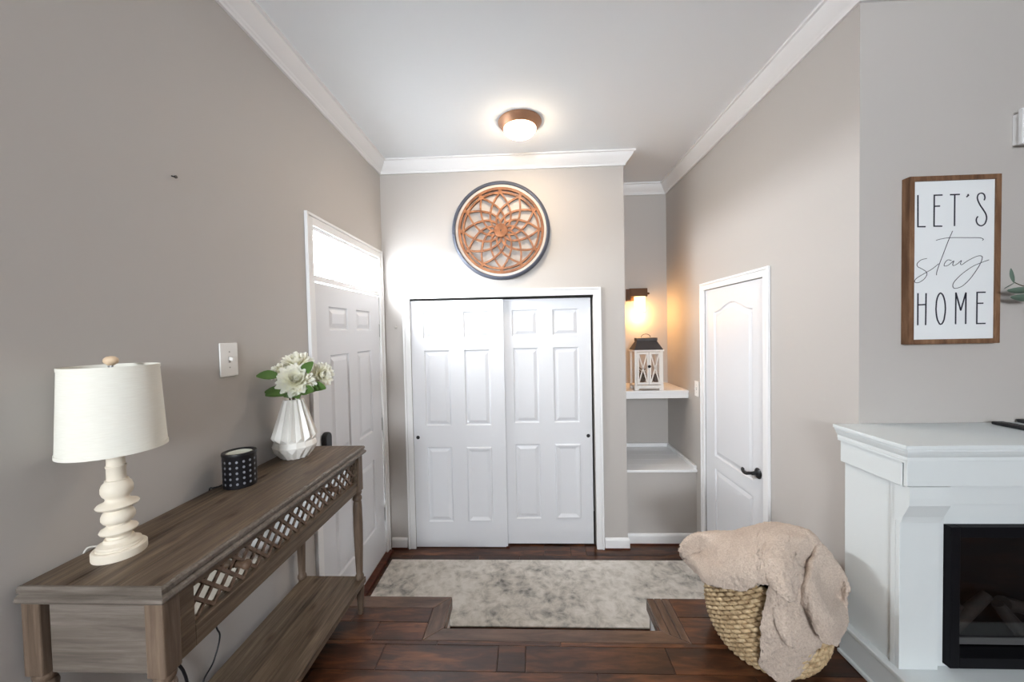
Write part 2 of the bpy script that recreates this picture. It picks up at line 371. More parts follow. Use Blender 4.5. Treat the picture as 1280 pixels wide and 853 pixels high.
casing('trim_2', PL, EY0+.008, EY1-.008, LF, EZ-.004, .062, 'white casing round the entry door and its transom')
casing('trim_3', PBk, CX0+.004, CX1-.004, LF, CZ-.004, .060, 'white casing round the sliding closet doors')
casing('trim_4', PR, RY0+.006, RY1-.006, LF, RZ-.004, .054, 'white casing round the arched panel door')
# panel doors
def offset_poly(p, d):
    n = len(p); out = []
    for i in range(n):
        a, b, c = Vector(p[i-1]), Vector(p[i]), Vector(p[(i+1) % n])
        e1 = (b-a).normalized(); e2 = (c-b).normalized(); n1 = Vector((-e1.y, e1.x)); n2 = Vector((-e2.y, e2.x))
        m = n1+n2; m = m/max(.3, m.dot(n1)); out.append(b+m*d)
    return out
def panel_door(name, P, W, H, th, panels, label, mat='door'):
    """leaf in u 0..W, v 0..H; d is depth towards the viewer. panels: CCW outlines"""
    mb = MB(); bbx = [(min(q[0] for q in p), max(q[0] for q in p), min(q[1] for q in p), max(q[1] for q in p)) for p in panels]
    us = sorted({0, W, *[b[0] for b in bbx], *[b[1] for b in bbx]}); vs_ = sorted({0, H, *[b[2] for b in bbx], *[b[3] for b in bbx]})
    quad = lambda a, b, c, d: mb.add([P(*a, 0), P(*b, 0), P(*c, 0), P(*d, 0)], [(0, 1, 2, 3)])
    for i in range(len(us)-1):
        for j in range(len(vs_)-1):
            x, y = (us[i]+us[i+1])/2, (vs_[j]+vs_[j+1])/2
            if not any(b[0] < x < b[1] and b[2] < y < b[3] for b in bbx): quad((us[i], vs_[j]), (us[i+1], vs_[j]), (us[i+1], vs_[j+1]), (us[i], vs_[j+1]))
    for p, b in zip(panels, bbx):
        if len(p) > 4:
            t = p[2:]
            for a, c in zip(t[:-1], t[1:]): quad((c[0], c[1]), (a[0], a[1]), (a[0], b[3]), (c[0], b[3]))
    c = [(0, 0), (W, 0), (W, H), (0, H)]
    for a, b in zip(c, c[1:]+c[:1]): mb.add([P(*a, 0), P(*b, 0), P(*b, -th), P(*a, -th)], [(0, 1, 2, 3)])
    mb.add([P(*q, -th) for q in c], [(0, 1, 2, 3)])
    leaf = struct(mb, name, mat, label, 'door')
    for p in panels:
        pm = MB(); rings = [(0, 0), (.006, -.009), (.014, -.010), (.040, -.0015)]; n = len(p)
        vs = [P(q[0], q[1], d) for ins, d in rings for q in (offset_poly(p, ins) if ins else [Vector(q) for q in p])]
        fs = [(r*n+k, r*n+(k+1) % n, (r+1)*n+(k+1) % n, (r+1)*n+k) for r in range(len(rings)-1) for k in range(n)]+[tuple((len(rings)-1)*n+k for k in range(n))]
        pm.add(vs, fs); pm.build('panel', mat, leaf)
    return leaf
rect = lambda a, b, c, d: [(a, c), (b, c), (b, d), (a, d)]
# entry door, six panels, seen on its room side
W, H = .914, 2.032; z0 = LF+.030
six = [rect(.165, .395, 1.768, 1.908), rect(.520, .742, 1.768, 1.908), rect(.165, .395, 1.010, 1.620), rect(.520, .742, 1.010, 1.620), rect(.165, .395, .270, .800), rect(.520, .742, .270, .800)]
entry = panel_door('door_1', lambda u, v, d: Vector((XL-.004+d, 1.994+u, z0+v)), W, H, .044, [[(q[0], q[1]) for q in p] for p in six], 'white six panel entry door beyond the console table')
struct(MB().box(XL-T, XL-.050, 1.994, 2.908, LF, LF+.028).box(XL-.05, XL+.045, 1.952, 2.950, LF-.004, LF+.018), 'trim_5', 'shoe', 'dark wooden threshold under the entry door', 'threshold', bevel=.005)
box('sweep', 'whitewash', entry, XL-.046, XL-.006, 1.996, 2.906, LF+.020, LF+.030, 0)
for z in (1.388, .650, -.072):
    h = MB(); h.box(XL-.002, XL+.001, 2.895, 2.912, z-.05, z+.05)
    for k in range(5): h.lathe([(.0055, z-.05+k*.02), (.0055, z-.032+k*.02)], (XL+.005, 2.914, 0), 10)
    h.build('hinge', 'nickel', entry)
lk = MB().prism([(XL-.003, 2.062+.033*math.cos(a), (.778 if math.sin(a) >= 0 else .70)+.033*math.sin(a)) for a in [2*pi*k/20 for k in range(20)]], (.030, 0, 0))
lk = lk.build('deadbolt', 'black', entry, bevel=.006)
kn = MB().lathe([(.0, 0), (.030, 0), (.030, .006), (.012, .010), (.010, .032), (.022, .040), (.027, .052), (.022, .064), (0, .068)], (XL-.002, 2.062, .560), 20, 'x'); kn.build('door_knob', 'black', entry, smooth=40)
# transom: three panes
tr = struct(MB().box(XL-.075, XL-.002, EY0+.001, EY0+.014, 1.662, EZ-.001).box(XL-.075, XL-.002, EY1-.014, EY1-.001, 1.662, EZ-.001).box(XL-.075, XL-.002, EY0+.014, EY1-.014, EZ-.022, EZ-.001)
    .box(XL-.075, XL+.004, EY0+.001, EY1-.001, 1.662, 1.694), 'window_1', 'trim', 'bright three pane transom window over the entry door', 'window', bevel=.002)
e0, e1 = EY0+.014, EY1-.014
for k in (1, 2): y = e0+(e1-e0)*k/3; box('glazing_bar', 'trim', tr, XL-.066, XL-.046, y-.010, y+.010, 1.694, EZ-.022, 0)
for k in range(3): box('pane', 'glass', tr, XL-.060, XL-.056, e0+(e1-e0)*k/3+(.010 if k else 0), e0+(e1-e0)*(k+1)/3-(.010 if k < 2 else 0), 1.694, EZ-.022, 0)
# closet: two bypass leaves
six2 = lambda s: [rect(*r) for r in ((.100, .312, 1.717, 1.930), (.430, .640, 1.717, 1.930), (.105, .312, 1.005, 1.620), (.432, .640, 1.005, 1.620), (.108, .312, .210, .828), (.434, .640, .210, .828))]
cl = panel_door('door_2', lambda u, v, d: Vector((-.943+u, YB+.012-d, LF+.006+v)), .755, 2.024, .032, six2(0), 'left leaf of the white sliding closet doors, in front of the other')
cr = panel_door('door_3', lambda u, v, d: Vector((-.222+u, YB+.052-d, LF+.012+v)), .738, 2.018, .032, six2(0), 'right leaf of the white sliding closet doors, behind the other')
for o, x, y, z in ((cl, -.908, YB+.012, .507), (cr, .484, YB+.052, .497)):
    MB().lathe([(.0, .012), (.008, .012), (.013, .008), (.015, .002), (.015, 0), (0, 0)][::-1], (x, y-.0005, z), 20, 'y').build('finger_pull', 'black', o, smooth=40)
    o.children[-1].scale = (1, -1, 1); o.children[-1].location = (0, 2*y, 0)
struct(MB().box(CX0, CX1, YB+.004, YB+.090, CZ-.012, CZ), 'trim_6', 'dark', None)  # dark strip painted as the shade in the gap above the leaves
struct(MB().box(-.20, -.176, YB+.006, YB+.05, LF, LF+.012), 'trim_7', 'shoe', None)
# arched two panel door
W, H = .716, 2.032
def arch(n=14):
    u0, u1, v0, v1, rise = .130, .592, .815, 1.865, .060
    pts = [(u0, v0), (u1, v0)]
    for k in range(n+1):
        t = k/n; s = (.5-.5*math.cos(2*pi*t)); pts.append((u1+(u0-u1)*t, v1+rise*s))
    return pts
pan = panel_door('door_4', lambda u, v, d: Vector((XR+.004-d, 2.898-u, LF+.014+v)), W, H, .036, [arch(), rect(.130, .592, .190, .722)], 'narrow white door with an arched upper panel')
for z in (1.424, .634, -.166):
    h = MB(); h.box(XR-.001, XR+.002, 2.901, 2.922, z-.042, z+.042).lathe([(.0055, z-.044), (.0055, z+.044)], (XR-.005, 2.902, 0), 10); h.build('hinge', 'iron', pan)
hd = MB().lathe([(0, 0), (.032, 0), (.032, .004), (.026, .010), (.013, .014), (.011, .040), (0, .042)], (0, 0, 0), 24, 'x')
hd.v = [Vector((XR+.004-v.x, 2.252+v.y, .488+v.z)) for v in hd.v]
hm = hd.build('handle_rose', 'black', pan, smooth=40)
lev = smooth_line([(XR-.034, 2.252, .490), (XR-.038, 2.278, .480), (XR-.040, 2.302, .471), (XR-.041, 2.325, .473), (XR-.040, 2.338, .482), (XR-.037, 2.336, .489)], 6)
MB().tube(lev, lambda t: .011-.004*abs(t-.5), 10).build('handle_lever', 'black', hm, smooth=60)
box('latch_plate', 'iron', pan, XR+.002, XR+.0035, 2.187, 2.200, .455, .520, 0)
struct(MB().box(XR+.05, XR+T-.002, RY0, RY1, LF, RZ), 'pantry_shade', 'dark', None)  # dark slab added behind the leaf as the darkness of the pantry
# ---------------------------------------------------------------- floors
N0, N1, NF, NB = -.411, .576, 1.672, 1.876                 # notch cut for the steps
fl = struct(MB().box(XL-T, XF, YR, NF, -.06, -.016).box(XL, N0, NF, NB, -.06, -.016).box(N1, XR, NF, NB, -.06, -.016).box(XR, XF, NF, ZW+T, -.06, -.016), 'floor', 'floorw', 'dark scraped wood floor of the upper room', 'floor')
def plank(name, x0, x1, y0, y1, z, parent, mat='floorw', lift=0):
    g = .0009; return box(name, mat, parent, x0+g, x1-g, y0+g, y1-g, z-.016, z+lift, .0016)
rows = [1.602, 1.581, 1.456, 1.330, 1.205, 1.08, .955, .83, .705]
joints = [[-.95, -.42, .12, .90], [-.645, -.148, -.032, .56], [-.9, .25, .86], [-.55, .02, .7], [-.8, .3, 1.0], [-.3, .6], [-.75, .1, .95], [-.4, .45]]
for (b, a), js in zip(zip(rows[:-1], rows[1:]), joints):
    xs = [XL+.014]+js+[1.7, 2.4, 3.1]
    for p, q in zip(xs[:-1], xs[1:]):
        if a < 1.34 or p < 2.6: plank('plank', p, q, a, b, 0, fl, lift=random.uniform(-.0008, .0008))
for (a, b), js in zip(((1.706, 1.797), (1.602, 1.706)), ([-.86], [-.72])):
    xs = [XL+.014]+js+[-.491]
    for p, q in zip(xs[:-1], xs[1:]): plank('plank', p, q, a, b, 0, fl, lift=random.uniform(-.0008, .0006))
for (a, b), js in zip(((1.752, 1.876), (1.602, 1.752)), ([1.02], [.86, 1.15])):
    xs = [.683]+js+[XR-.014]
    for p, q in zip(xs[:-1], xs[1:]): plank('plank', p, q, a, b, 0, fl, lift=random.uniform(-.0008, .0006))
def nose(pts, mat):
    return MB().prism([(x, y, -.022) for x, y in pts], (0, 0, .0225)).build('nosing_board', mat, fl, bevel=.004)
nose([(XL+.014, 1.797), (-.491, 1.797), (N0, NB), (XL+.014, NB)], 'nosing')
nose([(-.491, 1.797), (-.491, 1.602), (N0, NF), (N0, NB)], 'nosing_y')
nose([(-.491, 1.602), (.683, 1.602), (N1, NF), (N0, NF)], 'nosing')
nose([(N1, NF), (.611, 1.649), (.611, NB), (N1, NB)], 'nosing_y')
nose([(.612, 1.649), (.647, 1.626), (.647, NB), (.612, NB)], 'nosing_y')
nose([(.648, 1.626), (.683, 1.602), (.683, NB), (.648, NB)], 'nosing_y')
struct(MB().box(XL, N0-.012, NB-.028, NB-.014, LF, -.022).box(N1+.012, XR, NB-.028, NB-.014, LF, -.022).box(N0-.026, N0-.012, NF-.014, NB-.014, LF, -.022).box(N1+.012, N1+.026, NF-.014, NB-.014, LF, -.022)
    .box(N0-.012, N1+.012, NF-.028, NF-.014, LF, -.022), 'trim_8', 'riser', 'white risers of the two steps down to the foyer', 'riser')
struct(MB().box(N0-.01, N1+.01, NF-.014, NF+.215, LF, LF+.18).box(N0-.012, N1+.012, NF-.014, NF+.235, LF+.18, LF+.205), 'floor_step', 'nosing', 'middle step down from the room to the foyer', 'step', bevel=.003)
ff = struct(MB().box(XL-T, XR+T, 1.55, YA, LF-.06, LF-.016), 'floor_foyer', 'floorw', 'dark wood plank floor of the foyer around the rug', 'floor')
ys = [1.885]
while ys[-1] < 3.0: ys.append(ys[-1]+.127)
ys = [y for y in ys if y < 2.96]+[3.062]
for i, (a, b) in enumerate(zip(ys[:-1], ys[1:])):
    xs = [XL+.005]+sorted(random.uniform(-.95, 1.1) for _ in range(3))+[XR-.002]
    for p, q in zip(xs[:-1], xs[1:]):
        if q-p > .06: plank('plank', p, q, a, min(b, 3.061), LF, ff, lift=random.uniform(-.001, .0002))
struct(MB().box(-.80, .25, YR-.05, YR-.045, 1.52, 2.42), 'window_2', 'glass', None)
# measured outlines (metres)
LETS=[[[1.552,1.866],[1.553,1.742],[1.582,1.741]],[[1.645,1.863],[1.614,1.863],[1.614,1.742],[1.645,1.741]],[[1.614,1.82],[1.636,1.82]],[[1.673,1.863],[1.71,1.863]],[[1.691,1.863],[1.691,1.74]],[[1.74,1.863],[1.742,1.858],[1.735,1.852]]]
LETS_S=[[[1.801,1.837],[1.804,1.846],[1.801,1.859],[1.792,1.865],[1.781,1.862],[1.776,1.851],[1.778,1.837],[1.787,1.818],[1.8,1.798],[1.809,1.781],[1.811,1.764],[1.805,1.746],[1.792,1.738],[1.779,1.744],[1.773,1.757],[1.774,1.768],[1.779,1.775]]]
HOME=[[[1.555,1.48],[1.555,1.352]],[[1.586,1.479],[1.585,1.352]],[[1.555,1.433],[1.585,1.434]],[[1.66,1.415],[1.659,1.431],[1.657,1.446],[1.654,1.459],[1.65,1.469],[1.646,1.475],[1.641,1.478],[1.637,1.476],[1.633,1.47],[1.629,1.46],[1.626,1.447],[1.625,1.432],[1.624,1.416],[1.625,1.4],[1.627,1.385],[1.63,1.372],[1.634,1.363],[1.638,1.356],[1.642,1.354],[1.647,1.356],[1.651,1.362],[1.655,1.372],[1.657,1.385],[1.659,1.4],[1.66,1.415]],[[1.699,1.353],[1.699,1.479]],[[1.699,1.478],[1.718,1.407]],[[1.718,1.407],[1.737,1.478]],[[1.737,1.478],[1.737,1.353]],[[1.811,1.477],[1.779,1.477],[1.779,1.354],[1.812,1.354]],[[1.779,1.434],[1.803,1.434]]]
STAY=[[[1.588,1.616],[1.567,1.611],[1.552,1.598],[1.553,1.585],[1.57,1.575],[1.585,1.564],[1.588,1.551],[1.577,1.534],[1.559,1.522],[1.545,1.522],[1.542,1.529],[1.551,1.54],[1.579,1.557],[1.608,1.574],[1.633,1.594]],[[1.684,1.721],[1.669,1.685],[1.652,1.638],[1.636,1.594],[1.626,1.562],[1.625,1.549]],[[1.622,1.686],[1.641,1.691],[1.675,1.695],[1.742,1.693],[1.787,1.691],[1.8,1.685],[1.796,1.681]],[[1.681,1.605],[1.667,1.608],[1.656,1.596],[1.654,1.585],[1.667,1.586],[1.684,1.599],[1.69,1.603],[1.686,1.59],[1.69,1.585],[1.704,1.592],[1.718,1.604],[1.715,1.592],[1.721,1.588],[1.743,1.603],[1.771,1.617],[1.788,1.621],[1.797,1.615],[1.791,1.593],[1.775,1.564],[1.75,1.529],[1.722,1.503],[1.696,1.495],[1.687,1.504],[1.693,1.522],[1.721,1.551],[1.76,1.579],[1.794,1.594],[1.822,1.604]]]
SIGN=[[1.515,1.546,1.938],[1.861,1.546,1.936],[1.518,1.546,1.279],[1.86,1.546,1.273],[1.535,1.552,1.921],[1.838,1.552,1.917],[1.538,1.552,1.298],[1.84,1.552,1.295]]
BLANKET=[[[0.7116,1.7671,0.2998],[0.7116,1.7671,0.3298],[0.6958,1.7415,0.3498],[0.689,1.7429,0.3376],[0.6922,1.7423,0.3191],[0.7021,1.7402,0.294]],[[0.764,1.7962,0.299],[0.7558,1.7829,0.3513],[0.7261,1.7347,0.3802],[0.7191,1.7363,0.3341],[0.7221,1.7356,0.2855],[0.7414,1.7308,0.2398]],[[0.8369,1.8161,0.2999],[0.821,1.7903,0.3733],[0.7779,1.7204,0.4107],[0.7774,1.7206,0.3399],[0.7381,1.6122,0.3343],[0.7362,1.573,0.2911]],[[0.9202,1.8246,0.2857],[0.8973,1.7874,0.3781],[0.8423,1.6982,0.423],[0.8001,1.6141,0.3963],[0.76,1.515,0.3802],[0.7657,1.4899,0.3254]],[[1.0074,1.8193,0.288],[0.9786,1.7727,0.3961],[0.9136,1.6673,0.4474],[0.8281,1.5177,0.4542],[0.8002,1.4506,0.416],[0.808,1.433,0.3562]],[[1.0797,1.8067,0.3064],[1.0466,1.753,0.4265],[0.9741,1.6354,0.4825],[0.8621,1.4683,0.4839],[0.8294,1.4082,0.447],[0.8285,1.3924,0.3971]],[[1.1166,1.8009,0.3125],[1.0808,1.7429,0.44],[1.0036,1.6178,0.499],[0.8898,1.4591,0.4895],[0.8589,1.404,0.4559],[0.863,1.3967,0.4034]],[[1.1496,1.7852,0.3196],[1.1128,1.7256,0.4496],[1.0341,1.5979,0.5096],[0.9113,1.4407,0.5006],[0.8811,1.3798,0.4539],[0.8755,1.3537,0.4039]],[[1.1951,1.7463,0.3317],[1.1593,1.6882,0.4592],[1.0821,1.5631,0.5182],[0.9539,1.4202,0.4917],[0.9087,1.3532,0.4454],[0.9002,1.3244,0.3906]],[[1.2161,1.7116,0.3412],[1.183,1.6579,0.4613],[1.1105,1.5404,0.5173],[0.9952,1.4251,0.4736],[0.9393,1.3651,0.4345],[0.9323,1.3431,0.3857]],[[1.2235,1.6758,0.3474],[1.1947,1.6292,0.4556],[1.1297,1.5238,0.5069],[1.0688,1.47,0.4394],[0.9866,1.3924,0.4222],[0.9719,1.3837,0.3743]],[[1.2261,1.6335,0.3436],[1.2032,1.5964,0.436],[1.1481,1.5072,0.4809],[1.052,1.4269,0.4543],[0.9849,1.3584,0.4131],[0.9903,1.3582,0.3313]],[[1.2367,1.5742,0.327],[1.2207,1.5484,0.4004],[1.1776,1.4785,0.4377],[1.1015,1.4305,0.3909],[1.0063,1.3351,0.3577],[1.0177,1.3355,0.2478]],[[1.2351,1.5197,0.3071],[1.2269,1.5064,0.3593],[1.1971,1.4581,0.3882],[1.186,1.4699,0.3014],[1.0725,1.3496,0.3038],[1.0692,1.3487,0.2228]],[[1.2223,1.4734,0.2986],[1.2223,1.4734,0.3286],[1.2065,1.4479,0.3486],[1.2051,1.4495,0.2884],[1.1689,1.4197,0.2339],[1.1149,1.3779,0.2044]]]
TAIL=[[[0.9045,1.4163,0.436],[0.9371,1.404,0.4321],[0.9751,1.3964,0.4314],[1.0237,1.3963,0.4258]],[[0.8851,1.4139,0.3336],[0.9235,1.3968,0.3343],[0.9679,1.3862,0.3366],[1.0336,1.3864,0.337]],[[0.8719,1.4218,0.1546],[0.9162,1.3994,0.1683],[0.9704,1.3859,0.1927],[1.0643,1.3929,0.2]],[[0.8706,1.4347,0.0683],[0.9124,1.4117,0.0776],[0.9663,1.3965,0.1046],[1.0423,1.398,0.1591]],[[0.8885,1.4397,0.0452],[0.9295,1.4201,0.0174],[0.9672,1.4106,0.0333],[1.0184,1.4088,0.0881]]]
FOLD=[[[0.8864,1.4154,0.4486],[0.9031,1.3961,0.4522],[0.9319,1.3961,0.4433],[0.9527,1.3847,0.4451]],[[0.8724,1.4074,0.3626],[0.8886,1.3873,0.365],[0.919,1.3856,0.3605],[0.9416,1.3728,0.3641]],[[0.8585,1.3995,0.271],[0.8765,1.3777,0.2823],[0.9063,1.3753,0.2845],[0.9283,1.3618,0.2955]],[[0.8479,1.3969,0.1878],[0.8657,1.3743,0.2191],[0.8973,1.3703,0.2408],[0.9236,1.3548,0.2715]],[[0.8488,1.4036,0.0994],[0.8666,1.3807,0.1446],[0.896,1.3773,0.172],[0.92,1.3621,0.2123]]]
FLAP=[[[0.8974,1.4053,0.425],[0.9168,1.3821,0.4287],[0.9502,1.3811,0.4177],[0.9853,1.3825,0.4021]],[[0.8831,1.3923,0.3373],[0.9019,1.3684,0.3462],[0.9368,1.3657,0.3397],[0.9705,1.3657,0.3282]],[[0.8809,1.371,0.3025],[0.8972,1.3488,0.3141],[0.927,1.3476,0.3096],[0.9574,1.3473,0.3014]],[[0.8872,1.3507,0.2715],[0.8947,1.3327,0.2834],[0.9174,1.3337,0.2742],[0.9422,1.3338,0.2657]],[[0.905,1.3439,0.2276],[0.9058,1.3289,0.2347],[0.9197,1.333,0.2197],[0.935,1.3353,0.2063]]]
# ---------------------------------------------------------------- foyer things
rg = MB().box(-1.085, 1.235, 2.178, 2.828, LF+.001, LF+.012).build('runner_rug', 'rug', bevel=.005)
tag(rg, 'long mottled grey and beige runner rug on the foyer floor', 'rug')
# ceiling lamp
t = thing('ceiling_lamp', (-.02, 2.49, CE), 'bronze flush ceiling lamp with a lit frosted dome', 'lamp')
MB().lathe([(.0, 0), (.142, 0), (.144, -.006), (.140, -.012), (.118, -.040), (.108, -.046), (.098, -.044), (0, -.03)], (-.02, 2.49, CE), 48).build('pan', 'bronze_light', t, smooth=40)
MB().lathe([(.104, -.042), (.104, -.050), (.100, -.062), (.088, -.076), (.066, -.088), (.036, -.095), (0, -.097)], (-.02, 2.49, CE), 48).build('dome', 'dome', t, smooth=60)
dl = bpy.data.lights.new('ceiling_lamp_glow', 'AREA'); dl.shape = 'DISK'; dl.size = .19; dl.energy = 3.5; dl.color = (1, .78, .54)
do = bpy.data.objects.new('ceiling_lamp_glow', dl); do.location = (-.02, 2.49, CE-.0985); C.objects.link(do)
# medallion
mc = Vector((-.190, YB-.022, 2.160)); R0 = .389
t = thing('wall_medallion', (mc.x, YB, mc.z), 'round brown wooden flower medallion in a grey metal rim', 'wall decor')
def ringy(r0, r1, y0, y1, n=72): return MB().lathe([(r0, y0), (r1, y0), (r1, y1), (r0, y1)], (mc.x, 0, mc.z), n, 'y', True)
MB().lathe([(R0-.028, YB-.004), (R0-.028, YB-.034), (R0-.022, YB-.040), (R0-.010, YB-.038), (R0-.002, YB-.030), (R0, YB-.004)], (mc.x, 0, mc.z), 80, 'y', True).build('metal_rim', 'zinc', t, smooth=40)
ringy(R0-.048, R0-.029, YB-.026, YB-.004).build('inner_band', 'whitewash', t)
ringy(.319, R0-.049, YB-.030, YB-.010).build('outer_ring', 'medal', t, bevel=.002)
ringy(.290, .307, YB-.029, YB-.011).build('inner_ring', 'medal', t, bevel=.002)
for k in range(12):
    a = pi/2+k*pi/6; d = .045; m = MB()
    pts = [(r*math.cos(a+s*d*.3/r), r*math.sin(a+s*d*.3/r)) for r, s in ((.286, -1), (.322, -1), (.322, 1), (.286, 1))]
    m.prism([(mc.x+x, YB-.0285, mc.z+z) for x, z in pts], (0, .017, 0)).build('bridge', 'medal', t)
SP = [(0, .300), (7.5, .258), (15, .220), (22.5, .188), (30, .160), (37.5, .134), (45, .110), (52.5, .088), (60, .066), (66, .048)]
for sgn in (1, -1):
    proto = None
    for k in range(12):
        a0 = pi/2+k*pi/6
        if proto is None:
            base = [(r*math.cos(sgn*math.radians(d)), 0, r*math.sin(sgn*math.radians(d))) for d, r in SP]
            sm = smooth_line(base, 3); yy = -.0130 if sgn > 0 else -.0135
            mb = MB().ribbon([(mc.x+p[0], YB+yy, mc.z+p[2]) for p in sm], .0145, (0, -1, 0), .014)
            proto = mb.build('petal_strip', 'medal', t); proto.rotation_euler = (0, -a0, 0)
        else: copy_mesh(proto, 'petal_strip', t, (0, 0, 0), (0, -a0, 0))
MB().lathe([(0, YB-.034), (.050, YB-.034), (.055, YB-.030), (.055, YB-.010), (0, YB-.010)], (mc.x, 0, mc.z), 32, 'y').build('hub', 'medal', t, smooth=30)
MB().lathe([(0, YB-.038), (.006, YB-.037), (.008, YB-.033), (0, YB-.033)], (mc.x, 0, mc.z), 12, 'y').build('bolt', 'iron', t)
tag(MB().lathe([(0, -.006), (.010, -.006), (.014, -.002), (.014, 0), (0, 0)], (-1.062, YB-.0005, 1.415), 16, 'y').build('wall_bumper', 'wall', smooth=50), 'small round door bumper on the wall left of the closet', 'bumper')
# alcove: bench top, shelf, wall lamp, lantern
t = thing('alcove_bench', (1.06, 3.35, .195), 'white planked bench top low in the alcove', 'bench')
ys = [3.036, 3.160, 3.286, 3.412, 3.538, 3.660]
for a, b in zip(ys[:-1], ys[1:]): box('board', 'trim', t, XE+.002, XR-.002, a+.0008, b-.0008, .1955, .215, .002)
box('ledge_strip', 'trim', t, XE+.002, XR-.002, 3.640, 3.6635, .2152, .250, .004); box('ledge_strip', 'trim', t, XR-.022, XR-.001, 3.050, 3.639, .2152, .245, .004)
t = thing('alcove_shelf', (1.06, 3.42, .765), 'thick white shelf in the alcove under the lantern', 'shelf')
box('shelf_board', 'trim', t, XE+.002, XR-.002, 3.184, 3.663, .815, .835, .003); box('front_apron', 'trim', t, XE+.002, XR-.002, 3.192, 3.212, .768, .8145, .002); box('front_apron', 'trim', t, XE+.002, XR-.002, 3.216, 3.240, .776, .8145, .002)
box('underside', 'trim', t, XE+.002, XR-.002, 3.241, 3.660, .785, .8145, 0)
t = thing('wall_lamp', (1.05, YA, 1.69), 'bronze wall lamp glowing amber in the alcove', 'lamp')
box('back_plate', 'bronze', t, .962, 1.140, YA-.020, YA-.0005, 1.628, 1.745, .003)
hood = box('hood', 'bronze', t, .975, 1.128, YA-.135, YA-.021, 1.662, 1.738, .004)
box('hood_return', 'bronze', t, .966, .9745, YA-.135, YA-.021, 1.632, 1.738, .002)
MB().lathe([(.0, 0), (.010, 0), (.012, .012), (.009, .030), (0, .032)], (1.1285, YA-.085, 1.692), 14, 'x').build('thumb_screw', 'bronze', hood, smooth=40)
bl = bpy.data.lights.new('wall_lamp_bulb', 'POINT'); bl.energy = 3.6; bl.color = (1, .50, .16); bl.shadow_soft_size = .03
bo = bpy.data.objects.new('wall_lamp_bulb', bl); bo.location = (1.073, YA-.082, 1.482); C.objects.link(bo)
MB().lathe([(.0, 1.522), (.044, 1.522), (.050, 1.527), (.050, 1.661), (0, 1.661)], (1.073, YA-.076, 0), 32).build('glass_shade', 'sconce', t, smooth=40)
# lantern
lx0, lx1, ly0, ly1, lz = .908, 1.150, 3.205, 3.365, .8355
t = thing('candle_lantern', ((lx0+lx1)/2, (ly0+ly1)/2, lz), 'distressed white wooden lantern with a dark roof on the alcove shelf', 'lantern')
bs = MB().box(lx0, lx1, ly0, ly1, lz+.026, lz+.044)
for x in (lx0, lx1-.035):
    for y in (ly0, ly1-.035): bs.box(x, x+.035, y, y+.035, lz, lz+.0262)
bs.box(lx0+.034, lx1-.034, ly0+.003, ly0+.012, lz+.014, lz+.0262)
bs.build('base', 'lanternwhite', t, bevel=.002)
for x in (lx0+.002, lx1-.020):
    for y in (ly0+.002, ly1-.020): box('post', 'lanternwhite', t, x, x+.018, y, y+.018, lz+.0442, lz+.330, .0015)
box('top_plate', 'lanternwhite', t, lx0-.006, lx1+.006, ly0-.006, ly1+.006, lz+.3302, lz+.344, .002)
MB().prism([(lx0+.002, ly0+.0, lz+.3442), (lx1-.002, ly0, lz+.3442), (lx1-.002, ly1, lz+.3442), (lx0+.002, ly1, lz+.3442)], (0, 0, .001)).add(
    [(lx0, ly0-.002, lz+.345), (lx1, ly0-.002, lz+.345), (lx1, ly1+.002, lz+.345), (lx0, ly1+.002, lz+.345), (lx0+.036, ly0+.05, lz+.418), (lx1-.036, ly0+.05, lz+.418), (lx1-.036, ly1-.05, lz+.418), (lx0+.036, ly1-.05, lz+.418)],
    [(0, 1, 5, 4), (1, 2, 6, 5), (2, 3, 7, 6), (3, 0, 4, 7), (4, 5, 6, 7)]).build('roof', 'lanternroof', t)
box('ridge_cap', 'lanternroof', t, lx0+.032, lx1-.032, ly0+.044, ly1-.044, lz+.4182, lz+.446, .003)
rz = lz+.446
MB().tube([(1.029+.040*math.cos(a), ly0+.078+.02*math.cos(a)*0, rz+.004+.028*math.sin(a)) for a in [pi*k/16 for k in range(17)]], .0022, 6).build('ring_handle', 'iron', t, smooth=60)
for s in (0, 1):
    a = lx0+.021 if s == 0 else (lx0+lx1)/2+.001; b = (lx0+lx1)/2-.001 if s == 0 else lx1-.021; y0, y1 = ly0-.004, ly0+.008; za, zb = lz+.050, lz+.326
    d = MB().box(a, a+.015, y0, y1, za, zb).box(b-.015, b, y0, y1, za, zb).box(a+.015, b-.015, y0, y1, za, za+.018).box(a+.015, b-.015, y0, y1, zb-.018, zb).build('lantern_door', 'lanternwhite', t, bevel=.001)
    for p, q in (((a+.015, za+.018), (b-.015, zb-.018)), ((a+.015, zb-.018), (b-.015, za+.018))):
        MB().ribbon([(p[0], y0+.002, p[1]), (q[0], y0+.002, q[1])], .009, (0, 1, 0), .006).build('cross_bar', 'lanternwhite', d)
    box('pane', 'glass', d, a+.015, b-.015, y1-.003, y1-.002, za+.018, zb-.018, 0)
    if s == 0: MB().lathe([(0, -.012), (.011, -.012), (.013, -.006), (.006, -.003), (.005, 0), (0, 0)], (b+.001, y0-.0005, (za+zb)/2+.016), 16, 'y').build('knob', 'iron', d, smooth=40)
for x in (lx0+.004, lx1-.008): box('side_pane', 'glass', t, x, x+.002, ly0+.021, ly1-.021, lz+.0445, lz+.330, 0)
